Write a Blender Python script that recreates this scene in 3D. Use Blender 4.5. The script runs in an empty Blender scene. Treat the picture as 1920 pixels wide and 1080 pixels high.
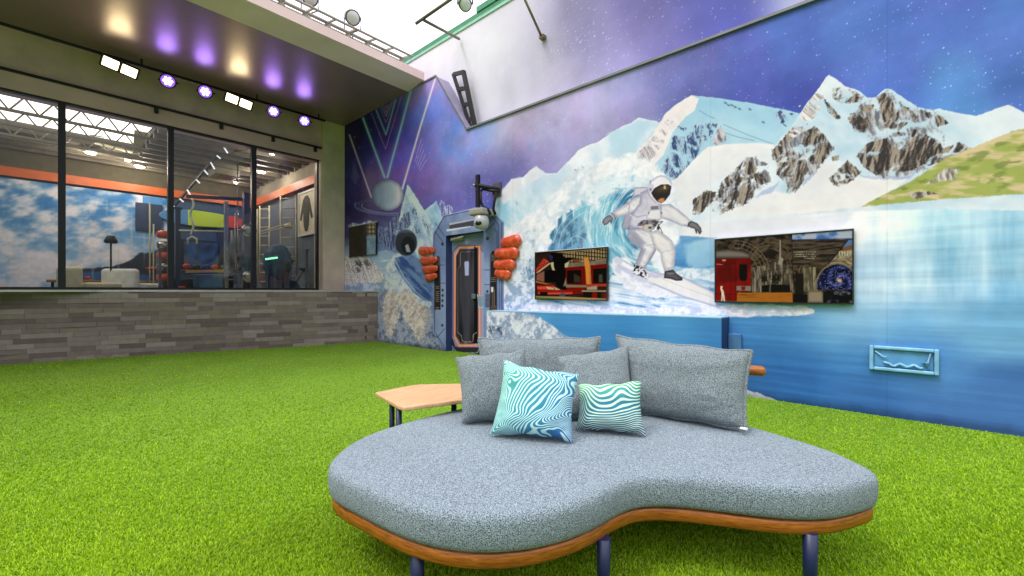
import numpy as np, math
# ------------------------------------------------------------------ camera model shared by camera and wall layout
F_PX, HZ, CX, CAMH = 795.0, 545.0, 960.0, 1.15
U = (0.7465, -0.6654)      # wall direction (world X) written in camera right / forward
V = (0.6654, 0.7465)       # world Y in camera right / forward
def to_px(x, y, z):
    cr = U[0]*x + V[0]*y; cd = U[1]*x + V[1]*y
    return CX + F_PX*cr/cd, HZ - F_PX*(z-CAMH)/cd
def on_y(px, py, Y):        # point of the plane y=Y seen at a photo pixel
    r = (px-CX)/F_PX; t = Y/(V[0]*r+V[1])
    return ((U[0]*r+U[1])*t, Y, CAMH+(HZ-py)/F_PX*t)
def on_x(px, py, X):
    r = (px-CX)/F_PX; t = X/(U[0]*r+U[1])
    return (X, (V[0]*r+V[1])*t, CAMH+(HZ-py)/F_PX*t)
def on_z(px, py, Z):
    t = F_PX*(CAMH-Z)/(py-HZ); r = (px-CX)/F_PX
    return ((U[0]*r+U[1])*t, (V[0]*r+V[1])*t, Z)
# ------------------------------------------------------------------ noise
def _h(ix, iy, s):
    n = (ix.astype(np.int64)*374761393 + iy.astype(np.int64)*668265263 + s*69069069) & 0xffffffff
    n = ((n ^ (n >> 13))*1274126177) & 0xffffffff
    n = ((n ^ (n >> 15))*2246822519) & 0xffffffff
    return ((n ^ (n >> 16)) & 0xffff)/65535.0
def vn(x, y, s=0):
    x = np.asarray(x, float); y = np.asarray(y, float)
    ix = np.floor(x); iy = np.floor(y); fx = x-ix; fy = y-iy
    fx = fx*fx*(3-2*fx); fy = fy*fy*(3-2*fy)
    a = _h(ix, iy, s); b = _h(ix+1, iy, s); c = _h(ix, iy+1, s); d = _h(ix+1, iy+1, s)
    return (a*(1-fx)+b*fx)*(1-fy)+(c*(1-fx)+d*fx)*fy
def fbm(x, y, s=0, o=4):
    v = 0; a = .5; t = 0
    for k in range(o):
        v = v + a*vn(x*2**k+17.3*k, y*2**k-9.1*k, s+k*31); t += a; a *= .55
    return v/t
def rid(x, y, s=0, o=4):
    v = 0; a = .5; t = 0
    for k in range(o):
        v = v + a*(1-np.abs(2*vn(x*2**k+7.3*k, y*2**k-3.1*k, s+k*13)-1)); t += a; a *= .55
    return v/t
def ss(a, b, x): 
    t = np.clip((x-a)/(b-a), 0, 1); return t*t*(3-2*t)
def mixc(a, b, t):
    a = np.asarray(a, float); b = np.asarray(b, float); t = np.asarray(t)[..., None]
    return a*(1-t)+b*t
class Cnv:
    """a picture painted on the vertices of a wall; positions are given where the photograph shows them"""
    def __init__(s, px, py, wx, wz):
        s.px, s.py, s.wx, s.wz = [np.asarray(a, float).ravel() for a in (px, py, wx, wz)]
        s.c = np.full((len(s.px), 3), 128.0)
    def field(s, pts, sig=45, idx=None, back=None):
        idx = np.arange(len(s.px)) if idx is None else idx
        w = np.full(len(idx), 1e-9); c = np.zeros((len(idx), 3)); x = s.px[idx]; y = s.py[idx]
        for (qx, qy, col) in pts:
            k = np.exp(-np.minimum(((x-qx)**2+(y-qy)**2)/(2*sig*sig), 60))+1e-4/(1+((x-qx)**2+(y-qy)**2)/sig**2)
            w += k; c += k[:, None]*np.array(col, float)
        return c/w[:, None]
    def put(s, idx, col, a):
        a = np.clip(np.asarray(a, float), 0, 1)
        if a.ndim == 0: a = np.full(len(idx), float(a))
        s.c[idx] = s.c[idx]*(1-a[:, None]) + np.asarray(col, float)*a[:, None]
    def sd(s, pts, jag=0, jf=.1, m=6, seed=0, closed=True):
        P = np.array(pts, float); m = m+jag
        lo = P.min(0)-m; hi = P.max(0)+m
        idx = np.nonzero((s.px > lo[0]) & (s.px < hi[0]) & (s.py > lo[1]) & (s.py < hi[1]))[0]
        x = s.px[idx]; y = s.py[idx]
        if jag:
            x, y = x+jag*2*(fbm(x*jf, y*jf, seed+5, 3)-.5), y+jag*2*(fbm(x*jf, y*jf, seed+9, 3)-.5)
        d = np.full(len(idx), 1e9); ins = np.zeros(len(idx), bool)
        Q = np.roll(P, -1, 0); n = len(P) if closed else len(P)-1
        for k in range(n):
            ax, ay = P[k]; bx, by = Q[k]; ex, ey = bx-ax, by-ay
            L = ex*ex+ey*ey+1e-9
            t = np.clip(((x-ax)*ex+(y-ay)*ey)/L, 0, 1)
            d = np.minimum(d, (x-ax-t*ex)**2+(y-ay-t*ey)**2)
            if closed:
                c = ((ay > y) != (by > y)) & (x < (bx-ax)*(y-ay)/((by-ay) if by != ay else 1e-9)+ax)
                ins ^= c
        d = np.sqrt(d)
        return idx, np.where(ins, d, -d) if closed else d
    def poly(s, pts, col, soft=.7, jag=0, jf=.1, a=1.0, seed=0, tex=None):
        idx, d = s.sd(pts, jag, jf, max(6, soft*2), seed)
        if len(idx) == 0: return
        al = ss(-soft, soft, d)*a
        if callable(col): col = col(idx, d)
        if tex is not None: al = al*tex(idx)
        s.put(idx, col, al)
    def line(s, pts, w, col, a=1.0, soft=.6, glow=0, gcol=None, closed=False):
        idx, d = s.sd(pts, m=w+soft+glow*2.5+1, closed=False) if not closed else s.sd(list(pts)+[pts[0]], m=w+soft+glow*2.5+1, closed=False)
        if len(idx) == 0: return
        if glow: s.put(idx, gcol or col, np.exp(-(d/glow)**2)*.55*a)
        s.put(idx, col, (1-ss(w/2-soft, w/2+soft, d))*a)
    def ell(s, cx, cy, rx, ry, col, soft=.08, a=1.0, rot=0):
        R = max(rx, ry)*1.3
        idx = np.nonzero((abs(s.px-cx) < R) & (abs(s.py-cy) < R))[0]
        x = s.px[idx]-cx; y = s.py[idx]-cy; c, q = math.cos(rot), math.sin(rot)
        x, y = (x*c+y*q)/rx, (-x*q+y*c)/ry; r = np.hypot(x, y)
        if callable(col): col = col(idx, x, y, r)
        s.put(idx, col, (1-ss(1-soft, 1+soft, r))*a)
    def stars(s, dens, seed, a=1.0, idx=None, size=.52):
        # specks on a jittered lattice in wall metres
        idx = np.arange(len(s.px)) if idx is None else idx
        for (cell, rad, p, br) in ((.11, .008, .35, 255), (.21, .013, .25, 255), (.05, .0055, .28, 225)):
            gx = s.wx[idx]/cell; gy = s.wz[idx]/cell; ix = np.floor(gx); iy = np.floor(gy)
            cxn = ix+.2+.6*_h(ix, iy, seed); cyn = iy+.2+.6*_h(ix, iy, seed+1)
            d = np.hypot(gx-cxn, gy-cyn)*cell; on = _h(ix, iy, seed+2)
            dn = p*dens[idx] if not np.isscalar(dens) else p*dens
            rr = rad*(.6+.8*_h(ix, iy, seed+3))*size
            al = np.where(on < dn, 1-ss(rr*.4, rr*1.3, d), 0)*a*(.45+.55*_h(ix, iy, seed+4))
            s.put(idx, (br, br, 255), al)

def z8(*p): return [(1270+x/3.6, 100+y/3.6) for x, y in p]
def z7(*p): return [(900+x*.3427, 230+y*.3427) for x, y in p]
def za(*p): return [(1120+x*.21296, 330+y*.21296) for x, y in p]
def z5(*p): return [(640+x/4, 130+y/4) for x, y in p]
def z6(*p): return [(640+x*.2778, 380+y*.2778) for x, y in p]
def zd(*p): return [(780+x*.213, 440+y*.213) for x, y in p]
def zf(*p): return [(800+x*.1481, 320+y*.1481) for x, y in p]

SKY = [(660,260,(34,24,84)),(660,380,(45,30,88)),(700,230,(46,26,92)),(720,300,(64,36,118)),(690,340,(70,52,118)),(740,240,(42,32,98)),
 (775,200,(112,72,185)),(800,170,(190,160,225)),(760,290,(135,92,208)),(752,310,(140,100,215)),(790,330,(128,98,180)),(745,345,(80,70,150)),(820,200,(165,160,205)),
 (822,240,(90,105,185)),(805,225,(100,115,200)),(835,290,(130,150,212)),(842,232,(82,92,160)),(870,260,(165,165,208)),(870,310,(118,130,208)),(820,360,(108,82,135)),
 (870,375,(100,115,200)),(850,340,(102,88,140)),(900,290,(160,155,205)),(930,250,(182,178,205)),(980,240,(186,180,206)),(950,320,(118,110,178)),
 (1000,290,(152,142,195)),(930,350,(82,88,165)),(1050,230,(176,170,205)),(1060,280,(158,150,200)),(1120,200,(168,160,200)),(1180,180,(148,143,195)),
 (1250,150,(125,122,180)),(1300,140,(102,103,166)),(1300,170,(86,92,166)),(1400,130,(84,94,172)),(1400,190,(76,88,172)),(1500,100,(78,102,180)),
 (1500,190,(68,84,168)),(1600,80,(82,112,188)),(1700,60,(82,110,190)),(1700,150,(78,106,186)),(1770,150,(90,132,200)),(1760,40,(82,108,188)),(1900,100,(82,115,190))]
def sky_layer(C, idx=None):
    idx = np.arange(len(C.px)) if idx is None else idx
    c = C.field(SKY, 34, idx)
    n = fbm(C.wx[idx]*1.1, C.wz[idx]*1.3, 3, 5)-.5; m = fbm(C.wx[idx]*2.7+4, C.wz[idx]*2.5, 8, 4)-.5
    c = c*(1.03+.36*n[:, None]) + np.array((22, 0, 14))*m[:, None] + (np.array((-16, 4, 18))*(ss(.48, .7, fbm(C.wx[idx]*.9, C.wz[idx]*1.9, 55, 4))*(C.px[idx] < 1000))[:, None])
    c = c + (np.array((18, 22, 26))*(rid(C.wx[idx]*1.8, C.wz[idx]*1.8, 21, 4)-.6)[:, None])
    C.put(idx, c, 1)
    C.stars(np.clip(.45+2.6*ss(.4, .66, fbm(C.wx*1.1, C.wz*1.1, 77, 3))*ss(800, 900, C.px)*(1+1.2*ss(1300, 1150, C.px)), 0, 3), 5, .85, idx)
    C.stars(np.clip(1.6*ss(840, 900, C.px)*ss(1500, 1250, C.px), 0, 2), 405, .7, idx, .42)

def relief(X, Z, seed, fx, fz, o=5, k=.5):
    w = fbm(X*fx*.6, Z*fz*.6, seed, 3)*1.2; e = .012
    h = lambda x, z: rid(x*fx+w, z*fz+w*.7, seed+3, o)
    a = h(X, Z); return a, np.clip(.5+k*((h(X+e, Z)-a)*.9-(h(X, Z+e)-a)*.7)/(e*fx*.28), 0, 1)
def rock(C, pts, base=(98,89,82), dark=(58,53,54), lite=(160,148,134), jag=4.5, hole=.25, seed=1, slant=.3, a=1, fq=1.0):
    def col(i, d):
        x = C.wx[i]+C.wz[i]*slant*.5+.05*fbm(C.wx[i]*6, C.wz[i]*6, seed+60, 3)
        h = rid(x*9*fq, C.wz[i]*2.4*fq, seed+3, 5); g = rid((x+.012)*9*fq, (C.wz[i]-.006)*2.4*fq, seed+3, 5)
        fine = rid(x*30*fq, C.wz[i]*9*fq, seed+21, 4)-.55
        s_ = np.clip(.5+(g-h)*5.5+.5*fine+.5*(fbm(C.wx[i]*4*fq, C.wz[i]*4*fq, seed+33, 3)-.5), 0, 1)
        c = mixc(dark, base, ss(.15, .55, s_)); c = mixc(c, lite, ss(.52, .95, s_))
        dust = ss(.66, .84, rid((C.wx[i]-C.wz[i]*slant)*13*fq, C.wz[i]*8*fq, seed+70, 5))*ss(9, 1, d)
        return mixc(c, (226,230,238), dust*.75*min(1, hole*4))
    def tex(i):
        x = C.wx[i]+C.wz[i]*slant
        n = rid(x*8*fq, C.wz[i]*5.5*fq, seed+40, 5)
        return 1-ss(1-hole-.10, 1-hole+.05, n)*.95
    C.poly(pts, col, 1.0, jag, .30, a, seed, tex)
def snow(C, pts, lit=(238,236,235), sh=(178,206,226), seed=1, jag=1.5, soft=.8, sc=1.0, a=1, bias=.5):
    def col(i, d):
        n = fbm((C.wx[i]+C.wz[i]*.7)*2.2*sc, (C.wz[i]*1.6-C.wx[i]*.4)*sc, seed, 5)
        f = rid((C.wx[i]+C.wz[i]*.35)*5*sc, C.wz[i]*2.2*sc, seed+51, 4)-.55
        t = ss(bias-.2, bias+.15, n)*.8+.35*f+.1+.45*np.exp(-np.maximum(d, 0)/6)
        return mixc(sh, lit, np.clip(t, 0, 1))
    C.poly(pts, col, soft, jag, .12, a, seed)
def foam(C, pts, lit=(240,243,246), sh=(186,206,222), seed=1, jag=5, soft=2, sc=1.0, a=1, jf=.09, lo=.34, hi=.58):
    def col(i, d):
        w = fbm(C.wx[i]*3*sc, C.wz[i]*3*sc, seed+7, 3)
        n = .55*fbm(C.wx[i]*4*sc+2*w, C.wz[i]*4.5*sc+2*w, seed, 5)+.45*fbm(C.wx[i]*11*sc+2*w, C.wz[i]*12*sc, seed+4, 4)
        return mixc(sh, lit, ss(lo, hi, n)) + 26*(rid(C.wx[i]*14*sc, C.wz[i]*14*sc, seed+2, 3)-.6)[:, None]
    C.poly(pts, col, soft, jag, jf, a, seed)

def paint_wall(C):
    px, py, X, Z = C.px, C.py, C.wx, C.wz
    sky_layer(C)
    # --- lake and lower right water
    W = [(1700,415,(176,210,228)),(1650,450,(204,224,236)),(1600,420,(196,214,228)),(1560,405,(214,222,230)),(1745,470,(112,166,198)),(1635,500,(96,152,196)),
     (1700,500,(176,210,226)),(1660,540,(200,220,232)),(1760,420,(150,200,220)),(1500,620,(70,132,186)),(1500,700,(44,100,162)),(1450,650,(36,92,154)),(1600,740,(56,110,172)),
     (1750,770,(64,108,170)),(1650,780,(52,98,160)),(1700,600,(96,158,206)),(1620,600,(110,166,208)),(1750,560,(136,184,216)),(1600,585,(160,200,224)),(1540,590,(120,176,212)),(1450,610,(84,148,196)),(1400,610,(70,136,190)),
     (1600,660,(62,124,182)),(1700,700,(66,124,184)),(1760,700,(84,140,196)),(1380,680,(52,108,164)),(1300,650,(58,122,178)),(1850,450,(140,186,212)),(1850,600,(110,166,206)),(1850,750,(66,112,172)),(1400,740,(48,98,158))]
    iw = np.nonzero((px > 1240) & (py > 370))[0]
    c = C.field(W, 36, iw)
    st = fbm(X[iw]*1.3, Z[iw]*26, 31, 4)-.5
    c = (c*1.03+5)*(1+.16*st[:, None]) + 8*st[:, None]
    up = ss(585, 540, py[iw])*ss(1330, 1420, px[iw])
    st2 = rid(X[iw]*6, Z[iw]*.8, 33, 4)-.55; st3 = rid(X[iw]*.8, Z[iw]*9, 35, 4)-.55
    c = c + (up*(84*st2+34*st3)+10*up)[:, None]*np.array((1.15, .8, .55))
    blk = ((np.sin(X[iw]*150) > .2) | (np.sin(Z[iw]*150) > .2))*ss(1580, 1610, px[iw])*(px[iw] < 1740)*up*ss(.5, .65, fbm(X[iw]*3, Z[iw]*3, 37, 3))
    c = c + 9*blk[:, None]
    C.put(iw, c, 1)
    # --- long left snow ridge
    ridge = [(925,600),(925,385)]+z7((100,400),(170,310),(235,300),(270,262),(310,240),(360,275),(420,275),(470,225),(540,150),(600,120),(650,105),(720,55),(790,15))+[(1184,230),(1197,220),(1232,228),(1250,240),(1250,420),(1250,600)]
    snow(C, ridge, (238,242,246), (184,212,230), 11, 1.2, .8, .8, bias=.47)
    snow(C, z7((80,420),(170,380),(320,400),(330,540),(200,600),(90,560)), (214,232,240), (132,190,218), 13, 6, 8, 1, .9, .55)
    for q, s_ in ((z7((100,400),(170,310),(235,300),(210,380),(130,450)), 14), (z7((235,300),(310,240),(340,290),(260,340)), 15)):
        snow(C, q, (226,226,232), (196,212,226), s_, 3, 3)
    rock(C, z7((190,420),(240,380),(230,440),(200,460)), (130,160,185), (90,120,150), (190,210,225), 3, .5, 16)
    rock(C, z7((260,380),(330,350),(350,400),(290,410)), (150,175,200), (110,140,170), (200,215,225), 4, .6, 17)
    rock(C, z7((510,260),(560,235),(580,260),(540,275)), (120,150,180), (90,120,150), (190,210,225), 3, .4, 18)
    snow(C, z7((700,60),(880,-15),(960,10),(900,60),(840,170),(720,170)), (186,216,232), (150,194,220), 12, 4, 5, .7)
    # --- centre massif
    m2 = [(1176,320),(1190,287),(1213,262),(1230,240),(1248,212),(1268,195),(1297,179),(1322,181),(1340,183),(1400,192),(1440,200),(1470,206),(1504,214),(1490,250),(1450,290),(1420,330),(1300,400),(1190,340)]
    snow(C, m2, (176,214,232), (146,194,220), 22, 1.2, .8, .5, bias=.45)
    snow(C, [(1178,312),(1190,287),(1215,262),(1250,212),(1270,194),(1297,179),(1309,184),(1303,206),(1284,220),(1262,248),(1245,290),(1224,310)], (240,232,230), (208,206,214), 23, 2, 1.2, 2, bias=.42)
    rock(C, [(1190,292),(1215,268),(1250,225),(1262,228),(1240,275),(1215,308)], (196,186,190), (150,142,152), (226,220,222), 3, .35, 24, 1.2)
    bl = dict(base=(92,114,152), dark=(58,78,118), lite=(160,186,208))
    rock(C, [(1262,252),(1284,257),(1306,250),(1317,268),(1297,322),(1263,336),(1238,322),(1254,285)], jag=4, hole=.22, seed=25, **bl)
    rock(C, [(1271,237),(1290,240),(1316,232),(1345,232),(1338,250),(1321,266),(1300,258),(1284,250)], jag=4, hole=.3, seed=26, **bl)
    rock(C, [(1206,264),(1222,252),(1228,262),(1214,285)], jag=3, hole=.5, seed=27, **bl)
    rock(C, z8((660,395),(700,385),(760,440),(745,495),(700,470),(670,430)), jag=3, hole=.25, seed=28, **bl)
    rock(C, z8((740,400),(820,410),(780,440)), jag=2, hole=.3, seed=29, **bl)
    for k, (a_, b_) in enumerate(((z8((310,480),(420,530),(645,610))), (z8((300,520),(480,570),(600,600)))) if False else ((z8((310,480))[0], z8((645,612))[0]), (z8((300,530))[0], z8((520,590))[0]), (z8((150,385))[0], z8((250,440))[0]))):
        C.line([a_, ((a_[0]+b_[0])/2, (a_[1]+b_[1])/2+1.5), b_], 1.0, (86,110,140), .8)
    for q in z8((325,335),(345,350),(368,350),(390,362),(490,378),(580,465),(420,375)): C.ell(q[0], q[1], 3.2, 1.6, (70,90,120), .5, .8, .5)
    rock(C, z8((285,478),(330,560),(330,640),(270,690),(215,700),(235,610)), (150,140,150), (110,104,118), (205,198,200), 2, .3, 30, .8)
    # foreground snow slope
    snow(C, [(1190,345),(1240,350),(1270,333),(1300,300),(1326,276),(1362,270),(1420,268),(1452,271),(1446,300),(1420,340),(1420,400),(1500,400),(1560,430),(1400,450),(1250,440),(1180,420)], (238,236,235), (222,226,232), 31, 1, 1.5, .5)
    # --- right massif
    out = z8((105,980),(200,920),(225,860),(300,850),(380,790),(480,690),(540,740),(620,680),(700,570),(760,510),(820,420),(880,330),(960,230),(1000,165),(1025,145),(1080,180),(1130,220),(1230,255),(1280,300),(1340,295),(1400,238),(1450,245),(1540,310),(1620,360),(1720,385),(1770,370),(1800,385))+[(1830,218),(1890,196),(1960,230),(2200,215),(2200,400),(1770,392),(1600,396),(1400,412),(1290,420)]
    snow(C, out, (226,235,241), (176,208,228), 41, 1.2, .7, 1.1, bias=.46)
    snow(C, z8((530,1000),(640,930),(760,950),(900,840),(960,750),(1100,730),(1020,860),(1300,830),(1560,850),(1440,930),(1240,1035),(900,1080),(300,1100),(300,1080)), (240,237,234), (222,222,228), 42, 3, 3, .6)
    def sh(q, s_): C.poly(z8(*q), (150,160,205), 1.5, 3, .1, .55, s_)
    sh([(600,920),(690,870),(640,940),(520,970)], 60); sh([(860,860),(940,790),(920,830),(850,890)], 61); sh([(1200,810),(1300,850),(1560,850),(1650,770),(1500,830),(1330,835)], 62)
    R = [([(1040,240),(1100,225),(1180,250),(1260,290),(1230,330),(1150,340),(1090,330),(1050,300)], {}),
     ([(985,300),(1040,355),(1110,440),(1085,452),(1020,400)], {}),
     ([(860,530),(930,490),(1000,560),(1052,650),(980,745),(900,745),(860,640),(830,590)], {}),
     ([(640,655),(720,565),(782,500),(805,555),(720,640),(690,745),(640,720)], {}),
     ([(680,690),(760,660),(850,670),(885,780),(840,880),(790,945),(735,935),(760,850),(670,820)], {}),
     ([(1150,440),(1250,340),(1330,350),(1300,440),(1340,520),(1310,585),(1270,540),(1200,530)], {}),
     ([(1350,300),(1400,260),(1440,300),(1500,400),(1555,470),(1500,520),(1440,510),(1400,500),(1370,400)], {}),
     ([(1500,330),(1560,370),(1545,425)], {}), ([(1570,390),(1630,430),(1600,470)], {}),
     ([(1640,388),(1720,400),(1790,430),(1830,470),(1740,505),(1700,440)], {}),
     ([(1210,690),(1290,600),(1350,585),(1420,570),(1500,650),(1600,560),(1650,530),(1740,580),(1800,640),(1900,600),(2100,700),(1900,800),(1800,725),(1700,760),(1660,750),(1600,790),(1500,800),(1430,790),(1400,830),(1340,820),(1260,770)], dict(hole=.16)),
     ([(1020,850),(1080,790),(1150,720),(1240,800),(1180,860),(1100,900),(1060,890)], dict(hole=.12)),
     ([(105,990),(200,920),(265,940),(240,1000),(150,1090),(105,1090)], dict(hole=.14)),
     ([(300,860),(350,820),(372,870),(280,985),(268,960)], {}),
     ([(380,800),(470,700),(540,780),(500,860),(530,920),(490,1010),(400,1040),(290,1085),(310,1000),(390,900)], dict(hole=.2)),
     ([(500,810),(580,810),(620,860),(570,890),(530,870)], {}), ([(1040,700),(1090,680),(1092,720),(1050,732)], {}), ([(1455,550),(1490,520),(1530,560),(1480,560)], {}), ([(1560,545),(1600,510),(1620,520),(1590,570)], {})]
    for k, q in enumerate(([(640,660),(780,500),(900,480),(1060,640),(1000,730),(880,860),(780,930),(680,820)], [(1150,440),(1260,330),(1420,250),(1560,380),(1700,380),(1800,420),(1800,640),(1500,640),(1300,600),(1200,540)], [(300,900),(380,790),(480,690),(600,740),(640,860),(520,940),(420,1040),(280,1080),(200,1060)], [(1200,690),(1330,590),(1600,560),(1800,620),(1790,740),(1560,830),(1380,840)])):
        rock(C, z8(*q), hole=.33, seed=300+k*7, jag=6, base=(128,124,128), dark=(88,86,96), lite=(186,184,188), a=.8)
    for k, (q, kw) in enumerate(R):
        kw2 = dict(hole=.24, seed=70+k*3, jag=2.6, slant=.35 if k % 2 else -.3); kw2.update(kw)
        rock(C, z8(*q), **kw2)
    rock(C, z8((970,230),(880,330),(820,440),(740,540),(790,575),(880,500),(955,380),(990,290)), (212,202,196), (158,146,140), (238,230,226), 2, .3, 90, 1.6)
    # meadow
    md = z8((1800,715),(1600,850),(1400,950),(1240,1035),(1500,1012),(1800,985))
    md = md[:-1]+[(1770,373.5),(2200,345),(2200,180),(1900,245),(1840,270)]
    C.poly(md, lambda i, d: mixc(mixc((212,192,146), (160,170,90), ss(.35, .6, fbm((X[i]-Z[i])*5, (Z[i]+X[i]*.3)*16, 95, 4))), (112,130,62), ss(.58, .75, fbm(X[i]*9, Z[i]*18, 96, 4))*.7), 1, 1.5, .2)
    rock(C, z8((1560,960),(1600,935),(1700,930),(1780,950),(1680,960),(1620,985)), (120,112,104), (80,74,70), (190,184,176), 2, .1, 97)
    rock(C, z8((1680,880),(1740,850),(1800,840),(1740,880)), (190,184,176), (140,130,124), (220,214,206), 2, .2, 98)
    rock(C, [(1752,330),(1772,316),(1800,318),(1790,338),(1760,340)], (170,162,152), (120,112,106), (214,208,200), 2, .1, 99)
    # soft strip of snow-to-lake haze
    C.poly([(1340,425),(1480,405),(1600,396),(1614,388),(1560,450),(1340,470)], (222,226,232), 8, 4, .06, .8)
    C.poly([(1300,455),(1345,445),(1345,470),(1300,475)], (220,228,235), 6, 3, .06, .7)
    # --- big cloud of spray above the wave
    foam(C, [(1005,470),(1000,420),(1020,372),(1050,345),(1090,318),(1135,298),(1180,290),(1215,298),(1240,320),(1262,350),(1280,400),(1270,450),(1200,520),(1050,520)], (240,242,245), (206,218,228), 101, 10, 5, .8)
    foam(C, [(925,600),(930,470),(960,430),(1005,405),(1040,400),(1045,480),(1035,600)], (224,233,240), (172,192,212), 102, 8, 4, 1)
    foam(C, [(940,590),(930,530),(960,505),(1000,520),(1003,595)], (226,232,240), (150,175,200), 103, 6, 3, 1.6, lo=.4, hi=.56)
    foam(C, z7((120,620),(170,560),(300,480),(330,560),(200,620),(150,700)), (240,240,242), (214,226,234), 104, 5, 5, 1)
    rock(C, z7((230,800),(275,740),(300,740),(300,850),(260,870)), (110,140,175), (80,110,150), (170,190,210), 5, .35, 105)
    # --- barrel of the wave
    cx, cy = 1232, 415
    def strands(i, d, s0=0):
        dx = (px[i]-cx)/1.05; dy = (py[i]-cy); r = np.hypot(dx, dy); th = np.arctan2(dy, dx) % (2*np.pi)
        w = fbm(th*1.6, r*.02, 110+s0, 3)
        n = rid(r*.115+3.0*w, th*1.1, 111+s0, 4); b = fbm(r*.035, th*1.0, 112+s0, 3)
        c = mixc((58,118,158), (126,190,212), ss(.3, .62, b+.12*(n-.5)))
        c = mixc(c, (222,238,243), ss(.66, .86, n)*.85)
        return mixc(c, (40,92,134), ss(.52, .30, n)*.55)
    C.poly([(1026,470),(1034,425),(1056,398),(1090,378),(1130,352),(1168,338),(1205,345),(1228,370),(1222,400),(1205,440),(1214,480),(1240,515),(1290,545),(1345,560),(1345,600),(1140,600),(1030,600)], lambda i, d: strands(i, d), 2.5, 7, .1, 1)
    # darker hollow of the barrel and light curved lips
    C.poly([(1032,478),(1036,440),(1060,412),(1090,404),(1100,425),(1092,480)], lambda i, d: mixc((66,100,134), (120,168,196), ss(.4, .7, rid(px[i]*.09, py[i]*.05+px[i]*.03, 121, 4))), 5, 6, .1, .75)
    for k, q in enumerate(([(400,660),(420,600),(470,520),(560,460),(660,420)], [(430,680),(450,600),(510,530),(590,480)], [(600,690),(590,600),(600,530),(640,470),(720,430)], [(620,660),(620,580),(640,500),(690,450)], [(480,660),(520,620),(570,640),(590,690)], [(700,690),(680,600),(700,520),(740,450)], [(740,700),(720,620),(740,540),(770,500)], [(800,720),(770,660),(760,590),(780,540)], [(900,800),(830,740),(790,680),(780,600)], [(560,560),(585,500),(650,455)])):
        Q = z7(*q); n_ = len(Q); S_ = []
        for i_ in range(n_-1):
            p0, p1, p2, p3 = [np.array(Q[min(max(j, 0), n_-1)]) for j in (i_-1, i_, i_+1, i_+2)]
            for t in np.linspace(0, 1, 6): S_.append(tuple(.5*(2*p1+(p2-p0)*t+(2*p0-5*p1+4*p2-p3)*t*t+(3*p1-p0-3*p2+p3)*t**3)))
        C.line(S_, 1.3, (222,238,244), .6, 1.0)
    foam(C, [(1100,378),(1112,350),(1150,325),(1200,312),(1232,325),(1250,350),(1236,372),(1205,352),(1165,350),(1130,366),(1120,390)], (243,244,246), (206,220,230), 123, 8, 4, 1)
    foam(C, [(1006,474),(1008,420),(1030,380),(1062,352),(1100,332),(1118,352),(1090,384),(1056,400),(1034,440),(1028,474)], (240,243,246), (200,216,228), 124, 8, 3.5, 1)
    C.poly([(1095,355),(1140,330),(1190,330),(1215,345),(1160,362),(1110,385)], lambda i, d: mixc((120,180,206), (210,230,238), ss(.3, .6, rid(px[i]*.08, py[i]*.13, 125, 4))), 6, 6, .1, .6)
    # --- churned water under the surfer
    def churn(i, d):
        u = py[i]-px[i]*.16; n = rid(px[i]*.022+2*fbm(px[i]*.02, py[i]*.02, 131, 2), u*.17, 130, 4)
        c = mixc((84,134,176), (178,206,224), ss(.34, .60, n)); return mixc(c, (234,240,245), ss(.60, .82, n))
    C.poly([(1138,540),(1150,505),(1180,512),(1240,530),(1300,560),(1345,568),(1480,572),(1527,574),(1524,588),(1480,592),(1400,594),(1250,592),(1130,592),(1000,588),(1003,560),(1138,562)], churn, 2, 3, .1)
    C.poly([(1262,500),(1345,505),(1345,566),(1300,556),(1250,530)], churn, 4, 3, .1, .8)
    C.poly([(1278,458),(1310,452),(1345,448),(1345,500),(1300,505),(1284,490)], lambda i, d: mixc((150,196,222), (100,150,196), ss(.4, .65, fbm(X[i]*8, Z[i]*2.5, 140, 3))), 4, 4, .08, .9)
    foam(C, [(1264,512),(1290,502),(1320,506),(1345,500),(1345,530),(1300,522),(1270,530)], (226,236,242), (170,198,218), 141, 4, 2, 2)
    foam(C, [(1145,500),(1152,485),(1172,482),(1190,500),(1230,530),(1270,555),(1230,560),(1170,540)], (240,240,244), (214,220,232), 142, 3, 2, 2)
    foam(C, [(945,592),(1000,570),(1100,574),(1200,580),(1300,574),(1400,572),(1480,574),(1526,578),(1526,586),(1500,592),(1440,590),(1400,595),(1330,589),(1250,596),(1150,590),(1000,588)], (238,236,240), (190,198,214), 143, 3, 1.2, 2.2)
    C.poly([(1380,578),(1440,573),(1500,580),(1420,584)], (176,206,226), 2, 3, .1, .8)
    # white splash at the foot of the wall
    foam(C, [(1396,730),(1420,736),(1440,744),(1460,752),(1440,756),(1390,752)], (234,236,242), (200,206,222), 145, 2, 1, 2)
    # --- surfboard
    C.poly(za((150,700),(200,720),(300,780),(460,830),(580,860),(760,890),(900,960),(1030,1020),(1060,1160),(900,1110),(760,1070),(620,1010),(500,960),(330,900),(190,800)), lambda i, d: mixc((170,170,196), (238,234,230), ss(0, 5, d))+8*(fbm(X[i]*20, Z[i]*20, 150, 3)-.5)[:, None], .8)
    C.poly(za((130,730),(170,700),(220,730),(260,780),(420,840),(480,960),(330,920),(180,850),(140,790)), lambda i, d: mixc((206,208,226), (240,241,245), ss(.35, .6, fbm(X[i]*10, Z[i]*10, 151, 4))), 2, 4, .12, .95)
    C.poly(za((180,770),(300,830),(560,870),(600,900),(440,890),(300,880),(200,830)), (186,186,218), 2, 2, .1, .75)
    C.line(za((560,900),(760,980),(1030,1075)), 1.0, (196,190,186), .8)
    # --- surfer in a space suit
    suit = (228,226,226); shd = (160,158,178)
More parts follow.
